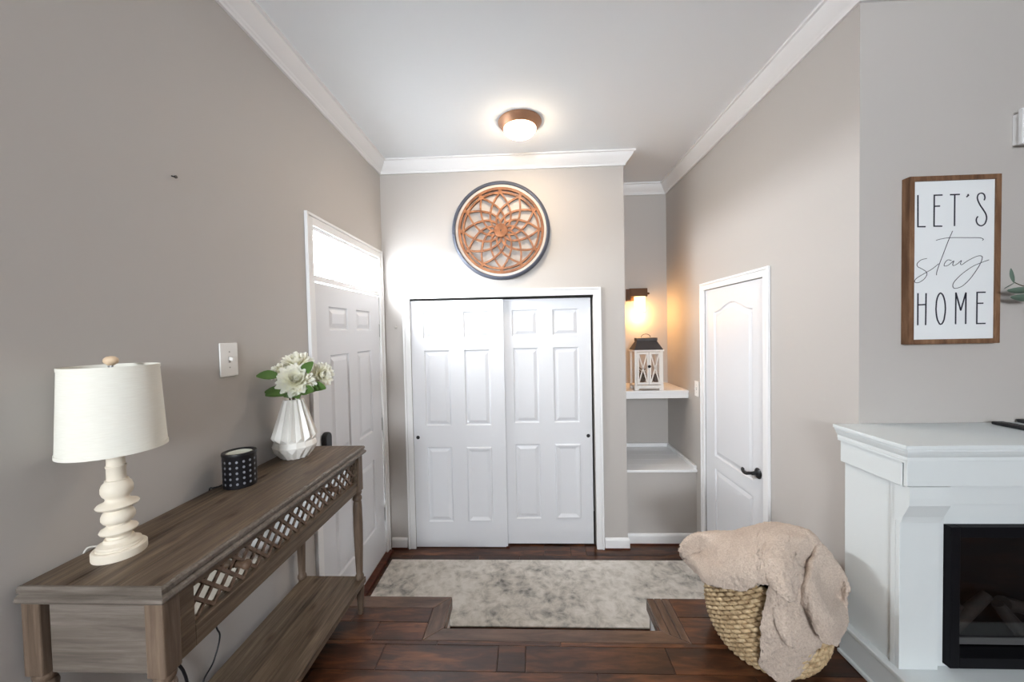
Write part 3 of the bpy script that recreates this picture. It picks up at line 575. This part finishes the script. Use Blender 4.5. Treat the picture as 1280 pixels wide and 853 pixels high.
def pinecone(x, y, z, s, k):
    mb = MB().lathe([(0, 0), (.010*s, .004*s), (.014*s, .03*s), (.008*s, .062*s), (0, .068*s)], (x, y, z), 10)
    for r in range(8):
        zz = z+(.004+.0078*r)*s; rr = (.010+.017*math.sin(pi*(r+.8)/9))*s
        for q in range(9):
            a = 2*pi*(q+.5*(r % 2))/9; c, sn = math.cos(a), math.sin(a); w_ = .0075*s
            mb.add([(x+c*rr*.35-sn*w_, y+sn*rr*.35+c*w_, zz), (x+c*rr*.35+sn*w_, y+sn*rr*.35-c*w_, zz), (x+c*rr, y+sn*rr, zz+.009*s), (x+c*rr*.4, y+sn*rr*.4, zz+.006*s)], [(0, 1, 2), (0, 2, 3), (1, 3, 2), (0, 3, 1)])
    o = mb.build('pinecone', 'cone'); return tag(o, ('brown pinecone at the left post inside the lantern', 'largest brown pinecone, upright behind the left lantern door', 'smallest brown pinecone, right behind the middle of the lantern doors', 'brown pinecone behind the right lantern door')[k], 'pinecone', 'pinecones in the lantern')
for k, (x, y, s) in enumerate(((.955, 3.255, 1.25), (1.006, 3.312, 1.6), (1.052, 3.252, 1.2), (1.105, 3.270, 1.35))): pinecone(x, y, lz+.0445, s, k)
def sprig(x, y, z):
    mb = MB().tube(smooth_line([(x, y, z), (x+.004, y, z+.06), (x-.004, y, z+.14)], 5), .0018, 6)
    for k in range(9):
        zz = z+.03+k*.012; s = 1 if k % 2 else -1; mb.ribbon([(x, y, zz), (x+s*.016, y-.003, zz+.012), (x+s*.026, y, zz+.022)], .007, (0, -1, .2), .001)
    return tag(mb.build('dried_sprig', 'stem'), 'dark dried sprig standing among the pinecones in the lantern', 'sprig')
sprig(.985, 3.248, lz+.0445)
# switches
def switch(name, P, cu, cv, wd, ht, label):
    """P(u, v, d)"""
    c = P(cu, cv, 0); t = thing(name, c, label, 'switch')
    e = P(0, 0, .006)-P(0, 0, 0)
    MB().prism([P(cu-wd/2, cv-ht/2, .0004), P(cu+wd/2, cv-ht/2, .0004), P(cu+wd/2, cv+ht/2, .0004), P(cu-wd/2, cv+ht/2, .0004)], e).build('plate', 'plate', t, bevel=.003)
    MB().prism([P(cu-.005, cv-.012, .0066), P(cu+.005, cv-.012, .0066), P(cu+.005, cv+.012, .0066), P(cu-.005, cv+.012, .0066)], e*.1).build('slot', 'plate_grey', t)
    MB().prism([P(cu-.004, cv-.002, .0074), P(cu+.004, cv-.002, .0074), P(cu+.004, cv+.011, .0074), P(cu-.004, cv+.011, .0074)], (P(0, -.004, .014)-P(0, 0, 0))).build('toggle', 'plate', t, bevel=.001)
    for s in (-1, 1): MB().prism([P(cu+.003*math.cos(a), cv+s*.030+.003*math.sin(a), .0066) for a in [2*pi*k/10 for k in range(10)]], e*.15).build('screw', 'plate_grey', t)
switch('light_switch', PL, 1.400, 1.274, .086, .130, 'white toggle switch plate on the wall above the black warmer')
switch('light_switch', PR, 3.034, .872, .070, .122, 'white switch plate between the alcove shelf and the arched door')
nl = MB().tube([(XL+.0005, 1.199, 1.896), (XL+.014, 1.199, 1.892)], .0022, 8).lathe([(0, 0), (.005, 0), (.005, .003), (0, .003)], (XL+.013, 1.199, 1.8925), 10, 'x').build('nail', 'iron')
tag(nl, 'small dark nail left in the bare wall high above the console', 'nail')
# ---------------------------------------------------------------- console table
TX0, TX1, TY0, TY1, TZ = -1.146, -.803, .765, 1.800, .815
t = thing('console_table', (-.975, 1.28, 0), 'weathered brown wooden console table with a lattice drawer along the wall', 'table')
xs = [TX0, -1.040, -.925, -.8175]
for a, b in zip(xs[:-1], xs[1:]): box('top_board', 'table_y', t, a+.0006, b-.0006, TY0+.0145, TY1-.0145, .7955, TZ, .0012)
MB().sweep([(TX0, TY0+.018), (TX1-.018, TY0+.018), (TX1-.018, TY1-.018), (TX0, TY1-.018)], [(.02, .776), (-.008, .776), (-.014, .7785), (-.0178, .7845), (-.0165, .7905), (-.012, .7945), (-.0085, .7965), (-.0085, .799), (-.0125, .801), (-.0125, .810), (-.009, .8146), (-.0040, .8150), (-.0040, .7950), (.02, .7950)]).build('edge_moulding', 'table_x', t, smooth=30)
def leg(x, y, front):
    blk = box('leg_block', 'table_z', t, x-.0215, x+.0215, y-.0215, y+.0215, .605, .7755, .003)
    pr = [(0, .0), (.011, 0), (.013, .01), (.017, .10), (.0195, .125), (.0195, .135), (.016, .142), (.016, .172), (.0195, .176), (.0205, .184), (.0185, .192), (.015, .198), (.0165, .24), (.0205, .36), (.0215, .44), (.0205, .52), (.0185, .552), (.0165, .556), (.0205, .562), (.0215, .570), (.0195, .578), (.0155, .583), (.0195, .590), (.0215, .598), (.0205, .6048), (0, .6048)]
    MB().lathe(pr, (x, y, 0), 24).build('leg', 'table_z', t, smooth=35)
LX = (-1.1235, -.8365); LY = (.797, 1.757)
for x in LX:
    for y in LY: leg(x, y, x > -1)
box('end_panel', 'table_x', t, -1.090, -.8585, LY[0]-.012, LY[0]+.006, .609, .7755, .0015)
box('end_panel', 'table_x', t, -1.1015, -.8585, LY[1]-.006, LY[1]+.012, .609, .7755, .0015)
box('back_panel', 'table_y', t, -1.138, -1.124, LY[0]+.022, LY[1]-.022, .609, .7755, .0015)
d0, d1, dz0, dz1 = .862, 1.722, .660, .756
dr = MB().box(-.842, -.822, .8195, d0, .607, .7755).box(-.842, -.822, d1, 1.7345, .607, .7755).box(-.842, -.822, d0, d1, .607, dz0).box(-.842, -.822, d0, d1, dz1, .7755).build('drawer', 'table_y', t, bevel=.002)
box('mirror_panel', 'mirror', dr, -.8410, -.8390, d0-.01, d1+.01, dz0-.008, dz1+.008, 0)
sp = .0510
for s in (1, -1):
    xa = -.8386 if s > 0 else -.8358
    k = -3
    while True:
        y0 = d0+.020+k*sp; k += 1        # slat crosses the lower edge at y0
        z_a, z_b = dz0, dz1; f = lambda z: y0+s*(z-dz0)
        if s > 0 and y0 > d1 or s < 0 and y0-(dz1-dz0) > d1: break
        # clip to the opening
        if s > 0: z_a = max(z_a, dz0+(d0-y0)); z_b = min(z_b, dz0+(d1-y0))
        else: z_b = min(z_b, dz0+(y0-d0)); z_a = max(z_a, dz0+(y0-d1))
        if z_b-z_a < .012: continue
        MB().ribbon([(xa, f(z_a), z_a), (xa, f(z_b), z_b)], .0082, (1, 0, 0), .0026).build('slat', 'slatwood', dr)
for y in (1.012, 1.512):
    MB().lathe([(0, 0), (.010, 0), (.0085, .010), (.010, .016), (.0125, .021), (.0145, .028), (.012, .035), (.005, .039), (0, .039)], (-.8345, y, .716), 20, 'x').build('knob', 'dowel', dr, smooth=45)
xs = [-1.128, -1.024, -.920, -.815]
for a, b in zip(xs[:-1], xs[1:]): box('shelf_board', 'table_y', t, a+.0005, b-.0005, .790, 1.778, .145, .171, .002)
# cords
def cord(name, pts, r, mat, label):
    o = MB().tube(smooth_line(pts, 8), r, 8).build(name, mat, smooth=60); return tag(o, label, 'cord')
cord('power_cord', [(-1.150, 1.285, .75), (-1.150, 1.283, .52), (-1.148, 1.282, .33), (-1.146, 1.296, .265), (-1.144, 1.262, .20), (-1.143, 1.218, .17), (-1.143, 1.225, .10), (-1.135, 1.24, .006)], .0028, 'black', 'thin black cord hanging behind the console table')
cord('power_cord', [(-1.149, 1.09, .60), (-1.148, 1.10, .45), (-1.146, 1.125, .335), (-1.145, 1.150, .27), (-1.144, 1.160, .21), (-1.143, 1.150, .12), (-1.135, 1.12, .007)], .0045, 'black', 'thick black cable hanging behind the near end of the console')
# table lamp
lc = (-1.049, .899)
t = thing('table_lamp', (lc[0], lc[1], TZ), 'cream turned table lamp with a white linen drum shade', 'lamp')
c3 = (lc[0], lc[1], 0)
MB().lathe([(0, TZ+.0004), (.0508, TZ+.0004), (.0515, TZ+.003), (.0515, .834), (.0495, .8365), (.046, .8375), (.0435, .8375), (.0435, .8405), (.041, .842), (.041, .847), (.037, .8485), (.030, .853), (.027, .860), (0, .860)], c3, 48).build('base', 'lampbody', t, smooth=30)
MB().lathe([(.024, .8602), (.0225, .866), (.026, .870), (.034, .8745), (.0362, .879), (.034, .8835), (.026, .888), (.0215, .892), (.0225, .897), (.028, .901), (.0315, .908), (.0318, .916), (.0285, .925), (.0235, .929), (.0225, .9315), (.031, .9355), (.0385, .9395), (.0405, .9435), (.038, .947), (.028, .951), (.0235, .955), (.022, .960), (.0235, .9645),
    (.0275, .969), (.0302, .977), (.0304, .987), (.0275, .997), (.0235, 1.0015), (.0225, 1.003), (.0222, 1.006), (.0185, 1.0075), (.0182, 1.037), (.0196, 1.039), (.0196, 1.0425), (.0175, 1.0445), (.0165, 1.085), (.0150, 1.110), (0, 1.110)], c3, 48).build('body', 'lampbody', t, smooth=40)
MB().lathe([(.004, 1.1102), (.004, 1.296), (0, 1.296)], c3, 10).build('harp', 'nickel', t)
sd = MB().lathe([(.0980, 1.0835), (.0995, 1.0835), (.0895, 1.296), (.0880, 1.296)], c3, 72, 'z', True).build('shade', 'shade', t, smooth=40)
for z, r in ((1.0835, .0995), (1.2875, .0899)):
    MB().lathe([(r-.001, z), (r+.0012, z), (r+.0010, z+.0085), (r-.0012, z+.0085)], c3, 72, 'z', True).build('rim_tape', 'shade', sd, smooth=40)
sp_ = MB()
for k in range(3): a = 2*pi*k/3+.4; sp_.tube([c3[:2]+(1.2895,), (lc[0]+.0885*math.cos(a), lc[1]+.0885*math.sin(a), 1.2895)], .0016, 6)
sp_.build('spider', 'nickel', sd)
MB().lathe([(0, 1.2962), (.006, 1.2964), (.0085, 1.299), (.0125, 1.3015), (.0147, 1.307), (.0135, 1.3135), (.008, 1.3185), (0, 1.320)], c3, 24).build('finial', 'finial', t, smooth=60)
MB().tube(smooth_line([(lc[0]-.045, lc[1]+.022, TZ+.004), (-1.115, .934, TZ+.003), (-1.138, .926, TZ+.003), (-1.1515, .905, TZ+.001), (-1.1525, .89, .74)], 8), .0024, 8).build('cord', 'cordwhite', t, smooth=60)
# candle warmer
wc = (-1.070, 1.327, TZ+.0005)
t = thing('wax_warmer', wc, 'black cylindrical wax warmer with rows of pale dots', 'wax warmer')
MB().lathe([(0, 0), (.0515, 0), (.0525, .004), (.0525, .112), (.0535, .114), (.0545, .120), (.0535, .125), (.047, .126), (.043, .123), (.041, .118), (0, .117)], wc, 48).build('body', 'black', t, smooth=30)
MB().lathe([(0, .1172), (.0405, .1172), (.0405, .1205), (.036, .1205), (.034, .1185), (0, .1180)], wc, 40).build('dish', 'jar', t, smooth=30)
dm = MB()
for r in range(5):
    for k in range(16):
        a = 2*pi*(k+.3)/16; z = .018+r*.0198; ca, sa = math.cos(a), math.sin(a); R_ = .0527
        pts = [(wc[0]+R_*ca-sa*.0040*math.cos(b), wc[1]+R_*sa+ca*.0040*math.cos(b), wc[2]+z+.0046*math.sin(b)) for b in [2*pi*q/10 for q in range(10)]]
        dm.prism(pts, (ca*.0006, sa*.0006, 0))
dm.build('dot_pattern', 'dot', t, kind='stuff', label='pale frosted dots in rows')
MB().tube(smooth_line([(-1.118, 1.305, TZ+.006), (-1.130, 1.300, TZ+.004), (-1.143, 1.290, TZ+.003), (-1.1515, 1.285, TZ), (-1.152, 1.285, .76)], 8), .0026, 8).build('cord', 'black', t, smooth=60)
# vase
vc = Vector((-1.058, 1.637, TZ+.0005))
N = 15; vs = []; fs = []
def vring(r, z, off): return [(vc.x+r*math.cos(2*pi*(k+off)/N+.11), vc.y+r*math.sin(2*pi*(k+off)/N+.11), vc.z+z) for k in range(N)]
rb_, rd, rdd, ru2, rdn, ru, rnd_, rnu = vring(.056, 0, 0), vring(.050, 0, .5), vring(.0815, .030, 0), vring(.0895, .053, .5), vring(.0805, .078, .5), vring(.0930, .098, 0), vring(.0345, .259, .5), vring(.0420, .259, 0)
A = [rb_, rd, rdd, ru2, rdn, ru, rnd_, rnu]; vs = [p for r in A for p in r]; I = lambda r, k: r*N+(k % N)
for k in range(N):
    fs += [(I(0, k), I(1, k), I(2, k)), (I(0, k+1), I(2, k+1), I(1, k)), (I(1, k), I(3, k), I(2, k)), (I(1, k), I(2, k+1), I(3, k))]
    fs += [(I(2, k), I(3, k), I(3, k-1))]
    fs += [(I(3, k-1), I(3, k), I(4, k), I(4, k-1))]
    fs += [(I(4, k-1), I(4, k), I(5, k))]
    fs += [(I(5, k), I(4, k), I(6, k), I(7, k)), (I(4, k), I(5, k+1), I(7, k+1), I(6, k))]
fs.append(tuple(I(j, k) for k in range(N) for j in (0, 1)))
t = thing('faceted_vase', vc, 'cream ceramic vase with folded facets on the console', 'vase')
m = MB().add(vs, fs); m.build('body', 'ceramic', t, sol=0, bevel=.0012)
MB().lathe([(.030, .2592), (.0345, .2594), (.0340, .261), (.0325, .261), (.031, .25), (.029, .20)], vc, 36, 'z', True).build('mouth', 'ceramic', t, smooth=40)
# flowers
def petal_mesh(name, L, Wd, cup, mat):
    G = []; nu, nv = 6, 4
    me = bpy.data.meshes.new(name); vs = []; fs = []; uv = []
    for i in range(nu+1):
        u = i/nu; wv = Wd*(math.sin(pi*min(1, u*.90+.06))**.75)*(1-.15*u); wv = wv if i < nu else Wd*.16
        for j in range(nv+1):
            q = j/nv*2-1
            vs.append((q*wv, L*u, cup*L*(u*u*.55)+abs(q)**2*wv*.38+.002*math.sin(7*u+q*3))); uv.append((j/nv, u))
    for i in range(nu):
        for j in range(nv): a = i*(nv+1)+j; fs.append((a, a+1, a+nv+2, a+nv+1))
    me.from_pydata(vs, [], fs); ul = me.uv_layers.new()
    for lp in me.loops: ul.data[lp.index].uv = uv[lp.vertex_index]
    for p in me.polygons: p.use_smooth = True
    me.materials.append(M[mat]); return me
pm = [petal_mesh('petal', 1.0, .25, .20, 'petal'), petal_mesh('petal_inner', 1.0, .30, .50, 'petal')]
lm = petal_mesh('leaf', 1.0, .30, -.2, 'leaf')
def flower(c, axis, R, label, leaves, seed, neck):
    rnd = random.Random(seed); c = Vector(c); axis = Vector(axis).normalized()
    base = c-axis*R*.22
    t = thing('cut_flower', base, label, 'flower', 'ivory flowers in the faceted vase')
    q = axis.to_track_quat('Z', 'Y').to_matrix()
    for n, tilt, ln, msh in ((15, 4, 1.0, 0), (15, 18, .97, 0), (14, 32, .90, 0), (12, 47, .80, 1), (10, 60, .66, 1), (8, 72, .52, 1), (5, 82, .40, 1)):
        for k in range(n):
            o = bpy.data.objects.new('petal', pm[msh]); C.objects.link(o); o.parent = t; ORG[o.name] = base
            a = 2*pi*k/n+rnd.uniform(-.12, .12)+n; tl = math.radians(tilt+rnd.uniform(-7, 7)); s = R*ln*rnd.uniform(.9, 1.06)
            m = q @ Matrix.Rotation(a, 3, 'Z') @ Matrix.Rotation(tl, 3, 'X') @ Matrix.Diagonal((s*rnd.uniform(.9, 1.15), s, s))
            m4 = m.to_4x4(); m4.translation = q @ Vector((0, 0, R*.0025*tilt*.5)); o.matrix_local = m4
    nk = Vector(neck)
    MB().tube(smooth_line([base, base-axis*.02+(nk-base)*.25, nk+Vector((0, 0, .012)), Vector((vc.x+(nk.x-vc.x)*.4, vc.y+(nk.y-vc.y)*.4, TZ+.16))], 6), .0032, 8).build('stem', 'stem', t, smooth=60)
    for p, dr_, s, dark in leaves:
        o = bpy.data.objects.new('leaf', lm); C.objects.link(o); o.parent = t; p = Vector(p); d = Vector(dr_).normalized()
        tc_ = Vector((0, 0, U))-p; zz = (tc_-d*tc_.dot(d)).normalized()+Vector((0, 0, .5)); zz = (zz-d*zz.dot(d)).normalized(); m = Matrix((d.cross(zz), d, zz)).transposed() @ Matrix.Diagonal((s, s, s)); m4 = m.to_4x4(); m4.translation = p-base; o.matrix_local = m4
    return t
nz = TZ+.263
flower((-1.010, 1.585, 1.168), (.42, -.72, .38), .082, 'ivory dahlia facing the room, lowest at the front of the vase', [((-1.040, 1.600, 1.115), (-.75, -.55, .12), .100, 1), ((-1.035, 1.605, 1.105), (.15, -.8, .05), .080, 0), ((-.99, 1.60, 1.118), (.8, -.55, .1), .085, 1), ((-1.06, 1.60, 1.12), (-.5, -.75, -.05), .085, 1), ((-1.02, 1.60, 1.105), (.6, -.8, -.05), .075, 0)], 1, (-1.050, 1.622, nz))
flower((-1.068, 1.690, 1.232), (.22, -.45, .86), .078, 'ivory dahlia facing upward, highest of the bouquet', [((-1.000, 1.615, 1.190), (.80, -.35, .70), .085, 0)], 2, (-1.062, 1.650, nz))
flower((-.945, 1.672, 1.180), (.88, -.40, .12), .066, 'ivory dahlia leaning out toward the entry door', [((-.975, 1.64, 1.130), (.95, -.40, .0), .085, 0), ((-.98, 1.63, 1.12), (.85, -.6, .1), .075, 0)], 3, (-1.040, 1.645, nz))
flower((-1.103, 1.602, 1.205), (-.30, -.75, .45), .042, 'smallest ivory bloom, tucked at the left of the bouquet', [((-1.085, 1.580, 1.190), (-.60, -.75, .10), .080, 0)], 4, (-1.070, 1.628, nz))
# ---------------------------------------------------------------- fireplace
FX1 = 2.72; FY = 1.5768
t = thing('electric_fireplace', (2.0, 1.40, 0), 'white mantel fireplace with a black firebox against the grey wall', 'fireplace')
box('mantel_shelf', 'mantel', t, 1.248, FX1+.052, 1.278, FY, .940, .954, .002)
MB().sweep([(FX1+.020, FY), (FX1+.020, 1.306), (1.280, 1.306), (1.280, FY)], [(-.01, .888), (.012, .888), (.012, .897), (.0135, .898), (.013, .910), (.020, .922), (.022, .930), (.025, .932), (.025, .9398), (-.01, .9398)]).build('crown_moulding', 'mantel', t, smooth=30)
box('frieze', 'mantel', t, 1.279, FX1+.021, 1.3065, 1.3195, .806, .8875, .0015)
for x in (1.282, FX1): box('side_frieze', 'mantel', t, x-.003, x+.018, 1.3245, FY, .800, .8875, .002)
for x in (1.2975, FX1+.001):
    box('side_panel', 'mantel', t, x, x+.012, 1.378, FY, .1362, .7995, .001)
    box('side_stile', 'mantel', t, x-.0055, x+.012, 1.3598, 1.3778, .1362, .7995, .001)
fx0, fx1, fz0, fz1 = 1.456, 2.565, .146, .650
box('face_board', 'mantel', t, 1.3100, fx0, 1.360, 1.380, .1362, .8075, .001)
box('face_board', 'mantel', t, fx1, FX1, 1.360, 1.380, .1362, .8075, .001)
box('header_board', 'mantel', t, fx0, fx1, 1.360, 1.380, fz1, .7245, .001); box('header_board', 'mantel', t, fx0, fx1, 1.340, 1.380, .7285, .8045, .0015)
box('sill_board', 'mantel', t, fx0, fx1, 1.360, 1.380, .1362, fz0, .001)
for x0, x1 in ((1.292, 1.424), (FX1-.124, FX1+.008)):
    box('pilaster', 'mantel', t, x0, x1, 1.344, 1.3595, .1362, .664, .0015)
    cp = [(1.3595, .6665), (1.336, .6665), (1.3345, .674), (1.330, .690), (1.320, .712), (1.309, .738), (1.3070, .765), (1.3065, .790), (1.3065, .8045), (1.3595, .8045)]
    MB().prism([(x0-.004, y, z) for y, z in cp], (x1-x0+.004, 0, 0)).build('corbel', 'mantel', t)
box('hearth_base', 'mantel', t, 1.276, FX1+.03, 1.215, FY, .016, .117, .001)
box('base_ledge', 'mantel', t, 1.268, FX1+.038, 1.207, FY, .1172, .136, .004)
box('base_shoe', 'mantel', t, 1.266, FX1+.04, 1.205, FY, .001, .0158, .003)
fb = MB().box(fx0+.002, fx0+.034, 1.338, 1.392, fz0+.001, fz1-.001).box(fx1-.034, fx1-.002, 1.338, 1.392, fz0+.001, fz1-.001).box(fx0+.034, fx1-.034, 1.338, 1.392, fz1-.038, fz1-.001).box(fx0+.034, fx1-.034, 1.338, 1.392, fz0+.001, fz0+.040)
fb = fb.build('firebox_frame', 'fireframe', t, bevel=.002)
MB().box(fx0+.010, fx1-.010, 1.550, 1.560, fz0+.005, fz1-.005).box(fx0+.004, fx0+.010, 1.393, 1.56, fz0+.005, fz1-.005).box(fx1-.010, fx1-.004, 1.393, 1.56, fz0+.005, fz1-.005).box(fx0+.01, fx1-.01, 1.393, 1.55, fz0+.002, fz0+.005).box(fx0+.01, fx1-.01, 1.393, 1.55, fz1-.005, fz1-.002).build('firebox', 'blackglass', t)
box('glass_front', 'glass', fb, fx0+.034, fx1-.034, 1.386, 1.389, fz0+.040, fz1-.038, 0)
box('grate_bar', 'ash', t, fx0+.040, fx1-.040, 1.394, 1.400, fz0+.042, fz0+.066, .001)
for k, (x, y, z, dx, dz, l) in enumerate(((1.56, 1.45, .235, .5, .45, .16), (1.66, 1.47, .245, .75, .55, .22), (1.79, 1.44, .235, -.3, .5, .15), (1.90, 1.48, .25, .85, -.3, .24), (2.08, 1.45, .24, .5, .5, .2), (2.25, 1.47, .25, -.7, .45, .22), (2.40, 1.45, .24, .6, .4, .18))):
    d = Vector((dx, .1, dz)).normalized(); p = Vector((x, y, z))
    MB().tube([p-d*l/2+Vector((0, 0, .0)), p-d*l*.2+Vector((.004, 0, .004)), p+d*l*.2, p+d*l/2], lambda q: .026-.008*q, 10).build('log', 'charlog', t, smooth=50)
# things on and above the mantel
MT = .9542
t = thing('remote_control', (1.852, 1.472, MT), 'slim black remote control lying on the white mantel', 'remote')
box('body', 'black', t, 1.830, 1.874, 1.398, 1.546, MT+.0003, MT+.0125, .004)
kb = MB()
for i in range(6):
    for j in range(3): kb.box(1.837+j*.011, 1.845+j*.011, 1.42+i*.018, 1.430+i*.018, MT+.0126, MT+.0136)
kb.build('buttons', 'iron', t, kind='stuff')
tr_ = box('tray', 'black', None, 1.955, 2.330, 1.455, 1.570, MT+.0003, MT+.015, .004); tag(tr_, 'low black tray at the back of the mantel', 'tray')
ec = Vector((2.15, 1.510, MT+.0155))
ev = MB().lathe([(0, 0), (.036, 0), (.048, .05), (.050, .09), (.034, .15), (.028, .19), (.032, .205), (.026, .205), (.022, .19), (0, .18)], ec, 28).build('bottle_vase', 'ceramic', smooth=50); tag(ev, 'pale bottle vase holding the eucalyptus on the black tray', 'vase')
t = thing('eucalyptus_stem', (ec.x, ec.y, ec.z+.185), 'grey green eucalyptus branch reaching in beside the framed sign', 'branch')
br = smooth_line([(2.15, 1.510, 1.165), (2.145, 1.508, 1.24), (2.11, 1.508, 1.34), (2.04, 1.506, 1.42), (1.96, 1.503, 1.470), (1.885, 1.500, 1.494), (1.853, 1.499, 1.508)], 6)
MB().tube(br, lambda q: .0034-.002*q, 8).build('stem', 'stem', t, smooth=60)
em = petal_mesh('eucalyptus_leaf', 1.0, .17, .15, 'euc')
def eleaf(p, d, s, roll=0):
    o = bpy.data.objects.new('leaf', em); C.objects.link(o); o.parent = t; d = Vector(d).normalized()
    m = (d.to_track_quat('Y', 'Z').to_matrix() @ Matrix.Rotation(roll, 3, 'Y') @ Matrix.Diagonal((s, s, s))).to_4x4(); m.translation = Vector(p)-org(t); o.matrix_local = m
eleaf((1.853, 1.499, 1.508), (-.25, -.10, .95), .055, 1.2); eleaf((1.858, 1.499, 1.508), (-.85, -.1, -.55), .050, .5)
eleaf((1.925, 1.499, 1.472), (-1, -.05, .02), .095, .9); eleaf((1.950, 1.498, 1.440), (-1, -.02, .08), .105, .9)
for p, d, s in (((1.96, 1.503, 1.47), (.2, -.1, 1), .08), ((2.0, 1.5, 1.445), (-.6, -.2, -.5), .09), ((2.04, 1.506, 1.42), (.1, -.2, 1), .09), ((2.08, 1.507, 1.38), (-.8, -.1, -.2), .09), ((2.11, 1.508, 1.34), (.7, -.2, .6), .09), ((2.13, 1.508, 1.28), (-.8, -.2, .3), .08)): eleaf(p, d, s, .7)
t = thing('wall_box', (2.0, ZW, 2.11), 'small white box with a front plate high on the grey wall', 'wall box')
box('body', 'trim', t, 1.934, 2.075, 1.556, ZW-.0005, 2.053, 2.172, .002); box('front_plate', 'trim', t, 1.928, 2.085, 1.541, 1.5555, 2.047, 2.184, .002)
# sign
t = thing('framed_sign', (1.688, ZW, 1.607), "framed white sign reading LET'S stay HOME above the fireplace", 'sign')
sx0, sx1, sz0, sz1 = 1.516, 1.860, 1.276, 1.937; fw = .019; y0, y1 = 1.5455, ZW-.0008
for a, b, c, d, mt in ((sx0, sx0+fw, sz0, sz1, 'signwood'), (sx1-fw, sx1, sz0, sz1, 'signwood'), (sx0+fw, sx1-fw, sz1-fw, sz1, 'signwood'), (sx0+fw, sx1-fw, sz0, sz0+fw, 'signwood')): box('frame_rail', mt, t, a, b, y0, y1, c, d, .001)
sg = box('sign_panel', 'signwhite', t, sx0+fw, sx1-fw, 1.5520, 1.560, sz0+fw, sz1-fw, 0)
yt = 1.55195
def strokes(name, L, wd, k=0):
    for s in L:
        p = [(x, yt, z) for x, z in s]
        MB().ribbon(smooth_line(p, k) if k else p, wd, (0, -1, 0), .0007).build(name, 'ink', sg)
strokes('letter_stroke', LETS, .0052); strokes('letter_stroke', LETS_S, .0048, 4); strokes('letter_stroke', HOME, .0052); strokes('script_stroke', STAY, .0021, 6)
# ---------------------------------------------------------------- basket and throw
bc = Vector((1.0, 1.62, 0))
t = thing('woven_basket', bc, 'round woven seagrass basket beside the fireplace', 'basket')
def brad(z):
    P = [(0, .165), (.03, .188), (.08, .212), (.14, .223), (.20, .223), (.27, .216), (.34, .208), (.40, .204)]
    for (a, p), (b, q) in zip(P[:-1], P[1:]):
        if a <= z <= b: return p+(q-p)*(z-a)/(b-a)
    return P[-1][1]
MB().lathe([(0, .004), (brad(0)-.012, .004)]+[(brad(z)-.014, z) for z in [.03*k for k in range(1, 12)]]+[(brad(.34)-.022, .342)]+[(brad(z)-.024, z) for z in [.34-.03*k for k in range(1, 11)]]+[(0, .016)], bc, 40).build('lining', plain('basket_core', lin(86, 62, 38), .9), t, smooth=60)
nrow = 14
for i in range(nrow):
    z = .013+i*.0255; r = brad(z)-.004; L_ = 2*pi*r; tw = round(L_/.052); mb = MB(); seg = tw*7
    for s in range(2):
        pth = []
        for k in range(seg):
            a = 2*pi*k/seg; ph = 2*pi*k/7+s*pi+i*2.1; rr = r+.0080*math.cos(ph); pth.append((bc.x+rr*math.cos(a), bc.y+rr*math.sin(a), z+.0072*math.sin(ph)))
        mb.tube(pth, .0080, 6, closed=True)
    mb.build('coil', 'rope', t, smooth=70)
def fuzz(mb_v, amp, sc):
    out = []
    for v in mb_v:
        q = Vector(v)*sc; out.append(Vector(v)+Vector((noise.noise(q), noise.noise(q+Vector((11, 3, 7))), noise.noise(q+Vector((5, 17, 2)))))*amp)
    return out
th = thing('throw_blanket', (1.0, 1.6, .40), 'fluffy oatmeal throw blanket spilling over the woven basket', 'blanket')
def cloth(name, G, k, parent, thick, fold=0):
    g = smooth_grid([[Vector(p) for p in r] for r in G], k); mb = MB(); mb.grid(g)
    o = mb.build(name, 'fleece', parent, smooth=180, sol=thick); return o
for G, nm in ((BLANKET, 'draped_sheet'), (TAIL, 'hanging_tail'), (FOLD, 'hanging_fold'), (FLAP, 'folded_flap')):
    G2 = [[Vector(p)-Vector((0, 0, 0)) for p in r] for r in G]
    g = smooth_grid(G2, 12 if nm == 'draped_sheet' else 16); mb = MB().grid(g); mb.v = fuzz(mb.v, .010, 11); mb.v = fuzz(mb.v, .004, 60); mb.v = fuzz(mb.v, .0035 if nm == 'draped_sheet' else .0018, 210)
    mb.v = [Vector((min(v.x, 1.255 if v.y < 1.585 else 1.335), v.y, max(v.z, .008))) for v in mb.v]
    mb.build(nm, 'fleece', th, smooth=180, sol=.011)
